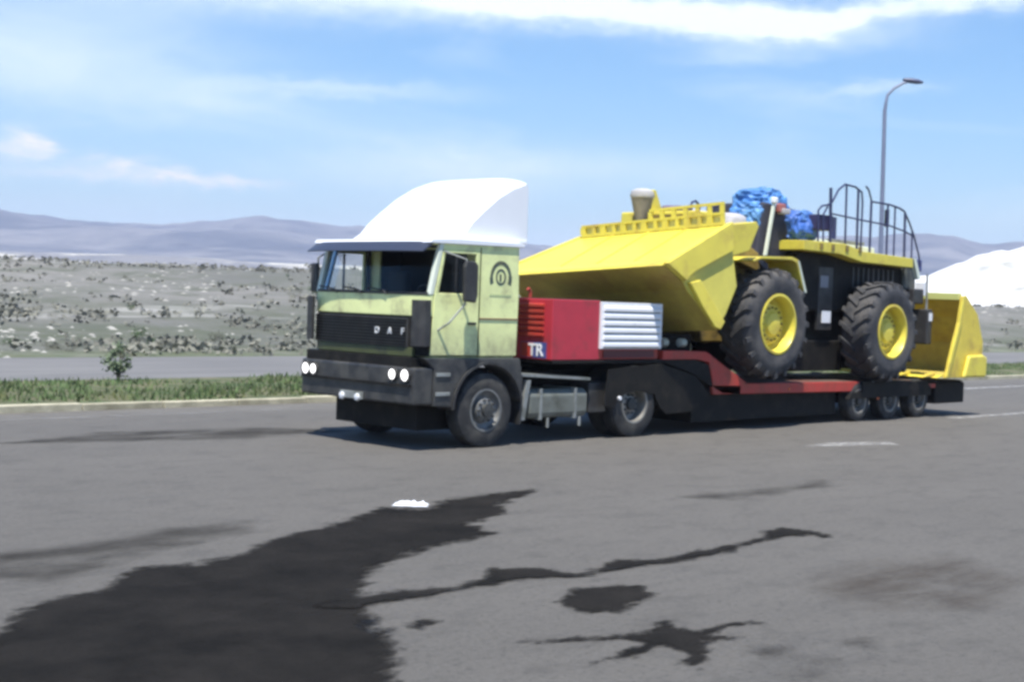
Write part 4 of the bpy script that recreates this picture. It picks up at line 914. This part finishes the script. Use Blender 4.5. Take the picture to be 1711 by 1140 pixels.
# white spoil hill
m_lime, t, b = nodes_mat('white_limestone'); q = NT(t); b.inputs['Roughness'].default_value = .95
c = q.mix(q.mr(q.noise(.05, 7, .65), .50, .66), (.74, .73, .71), (.46, .45, .42)); c = q.mix(q.mr(q.noise(.025, 5, .6), .60, .70), c, (.26, .26, .22)); t.links.new(c, b.inputs['Base Color']); q.bump(q.noise(.3, 7, .7), b, .7, 1.0)
hv = []; hf = []; nr, na = 46, 110
HC = (CX + 330 * math.sin(R(72.5)), CY + 330 * math.cos(R(72.5)))
for i in range(nr + 1):
    for j in range(na):
        a = 2 * math.pi * j / na; r_ = i / nr
        rad = 88 * (1 + .10 * noise.noise(Vector((math.cos(a) * 1.5, math.sin(a) * 1.5, 1))))
        x, y = HC[0] + math.cos(a) * rad * r_, HC[1] + math.sin(a) * rad * r_
        h = 29 * (1 - r_) ** 1.05 + 3.4 * noise.fractal(Vector((x * .045, y * .045, 0)), 1, 2, 5) * min(1, (1 - r_) * 4) + 3.0
        hv.append((x, y, h if i < nr else -2))
for i in range(nr):
    for j in range(na): hf.append((i * na + j, i * na + (j + 1) % na, (i + 1) * na + (j + 1) % na, (i + 1) * na + j))
tag(MB().add(hv, hf).build('white_hill', m_lime, smooth=True), kind='structure')

# ---------------------------------------------------------------- vegetation
m_grass = mat('verge_grass', (.095, .145, .05), .8, var=.35, vscale=1.2, dirt=(.17, .16, .06), dscale=.9, dlo=.5, dhi=.7)
m_leaf = mat('shrub_leaf', (.06, .10, .035), .8, var=.35, vscale=2)
m_leafd = mat('dry_shrub_leaf', (.125, .125, .085), .85, var=.3, vscale=.5)
m_twig = mat('twig', (.10, .075, .05), .9)
gv = []; gf = []
def blade(x, y, z, h, w, lean):
    a = random.uniform(0, 6.28); k = len(gv); dx, dy = math.cos(a) * w, math.sin(a) * w; lx, ly = random.uniform(-lean, lean), random.uniform(-lean, lean)
    gv.extend([(x - dx, y - dy, z), (x + dx, y + dy, z), (x + dx * .6 + lx * .5, y + dy * .6 + ly * .5, z + h * .6), (x + lx, y + ly, z + h)]); gf.append((k, k + 1, k + 2, k + 3))
cnt = 0
while cnt < 26000:
    x = random.uniform(-8, 62) if random.random() < .8 else random.uniform(-8, 14); y = 7.4 + 5.6 * random.random()
    dens = noise.noise(Vector((x * .35, y * .5, 9))) + .35 * noise.noise(Vector((x * 1.5, y * 1.5, 2)))
    if dens < -.16 + (.25 if y < 8.3 else 0): cnt += 1; continue
    hh = random.uniform(.04, .12) * (1.25 + dens * .8) * (.55 if y < 8.2 else 1)
    blade(x, y, .05, hh, random.uniform(.012, .03), .07); cnt += 1
tag(MB().add(gv, gf).build('grass', m_grass), 'green weedy grass growing along the kerb', 'grass', kind='stuff')
def shrub(name, loc, h, w, n, m, leaf, label, cat, group=None, parts=True):
    pts = []; lv_ = MB()
    stems = MB()
    for k in range(7 if parts else 3):
        a = random.uniform(0, 6.28); rr = random.uniform(.1, .5) * w
        tip = (math.cos(a) * rr, math.sin(a) * rr, h * random.uniform(.6, .95)); pts.append(tip)
        stems.tube([(0, 0, 0), (tip[0] * .4, tip[1] * .4, tip[2] * .5), tip], .016 * h * 2, 5, .006 * h)
    cl = [(random.gauss(0, .23) * w, random.gauss(0, .23) * w, h * random.uniform(.12, .92), random.uniform(.16, .28) * w) for _ in range(9)]
    for k in range(n):
        c_ = random.choice(cl); p = Vector((c_[0] + random.gauss(0, c_[3] * .6), c_[1] + random.gauss(0, c_[3] * .6), max(.04, c_[2] + random.gauss(0, c_[3] * .6))))
        a = Vector((random.gauss(0, 1), random.gauss(0, 1), random.gauss(0, 1))).normalized() * leaf; b_ = a.cross(Vector((random.gauss(0, 1), random.gauss(0, 1), random.gauss(0, 1)))).normalized() * leaf * .5
        lv_.add([p - a, p + b_, p + a, p - b_], [(0, 1, 2, 3)])
    if parts:
        e = empty(name, loc, label, cat, group)
        def mk(mb, nm, mm):
            o = mb.build(nm, mm, None); o.parent = e
        mk(lv_, 'foliage', m); mk(stems, 'stem', m_twig); return e
    o = lv_.add(stems.v, stems.f).build(name, m, None); o.location = loc; return tag(o, label, cat, group)
shrub('bush', (2.72, 12.8, .03), .82, .42, 480, mat('pale_bush_leaf', (.13, .17, .095), .8, var=.3), .05, 'young green bush standing alone on the verge left of the truck', 'bush')
def gz(x, y):
    d = math.hypot(x - CX, y - CY); return height(x, y, math.degrees(math.atan2(x - CX, y - CY)), d)
protos = [shrub('shrub', (0, 0, 0), .8, 1.5, 420, m_leafd, .07, 'x', 'x', None, False), shrub('shrub', (0, 0, 0), 1.1, 1.3, 420, m_leaf, .07, 'x', 'x', None, False), shrub('shrub', (0, 0, 0), .6, 1.7, 400, m_leafd, .06, 'x', 'x', None, False)]
first = [True] * 3; k = 0; lab = 'small low shrub dotted among others on the dry slope beyond the far road'
while k < 26:
    a = random.uniform(22.5, 36.5) if random.random() < .72 else random.uniform(57, 66.5); d = 44 * math.exp(random.random() ** 1.2 * 1.35)
    x, y = CX + d * math.sin(R(a)), CY + d * math.cos(R(a))
    if y < 23: continue
    i = random.randrange(3); p = protos[i]
    if first[i]: first[i] = False; o = p
    else: o = p.copy(); C.objects.link(o)
    s = random.uniform(.22, .45); o.location = (x, y, gz(x, y) - .05); o.scale = (s, s, s * random.uniform(.7, 1.2)); o.rotation_euler.z = random.uniform(0, 6.28)
    tag(o, lab, 'shrub', 'small shrubs dotted over the dry slope'); k += 1
# dry scrub and pale stones over the slope
m_scrub = mat('grey_green_scrub', (.18, .175, .14), .9, var=.4, vscale=.3)
m_stone = mat('pale_stone', (.33, .315, .28), .9, var=.2, vscale=.4)
sv = MB(); st_ = MB()
for _ in range(26000):
    a = random.uniform(21, 68) if random.random() < .3 else random.choice((random.uniform(22, 38), random.uniform(56, 67))); d = 40 * math.exp(random.random() * 1.9); x, y = CX + d * math.sin(R(a)), CY + d * math.cos(R(a))
    f_ = noise.fractal(Vector((x * .06, y * .06, 4)), 1, 2, 4)
    if y < 22.8: continue
    z = gz(x, y)
    if random.random() < smooth(-.2, .6, f_) * .30:
        s = random.uniform(.12, .36) * (1 + d / 320)
        for j_ in range(9):
            c_ = Vector((x + random.gauss(0, s * .5), y + random.gauss(0, s * .5), z + s * random.uniform(.05, .75))); a_ = Vector((random.gauss(0, 1), random.gauss(0, 1), random.gauss(0, .7))).normalized() * s * .34; b_ = a_.cross(Vector((random.gauss(0, 1), random.gauss(0, 1), random.gauss(0, 1)))).normalized() * s * .26
            sv.add([c_ - a_, c_ + b_, c_ + a_, c_ - b_], [(0, 1, 2, 3)])
    elif f_ < -.1 and random.random() < .16:
        s = random.uniform(.05, .17) * (1 + d / 220); kk = [(x + math.cos(q_ * 1.26) * s * random.uniform(.6, 1.6), y + math.sin(q_ * 1.26) * s * random.uniform(.6, 1.6), z - .02) for q_ in range(5)] + [(x, y, z + s * random.uniform(.25, .5))]
        st_.add(kk, [(q_, (q_ + 1) % 5, 5) for q_ in range(5)])
tag(sv.build('scrub', m_scrub), 'dry scrub scattered over the slope behind the truck', 'scrub', kind='stuff')
tag(st_.build('stones', m_stone), 'pale stones scattered over the slope', 'stones', kind='stuff')

# ---------------------------------------------------------------- haze
mh = bpy.data.materials.new('air'); mh.use_nodes = True; t = mh.node_tree
for n_ in list(t.nodes): t.nodes.remove(n_)
pv = t.nodes.new('ShaderNodeVolumePrincipled'); pv.inputs['Color'].default_value = (.74, .80, 1.0, 1); pv.inputs['Density'].default_value = .00025; pv.inputs['Anisotropy'].default_value = -.1
oo = t.nodes.new('ShaderNodeOutputMaterial'); t.links.new(pv.outputs[0], oo.inputs['Volume'])
hz = MB().box(CX - 4600, CX + 4600, CY - 4600, CY + 4600, -3, 260).build('haze', mh); tag(hz, kind='stuff')
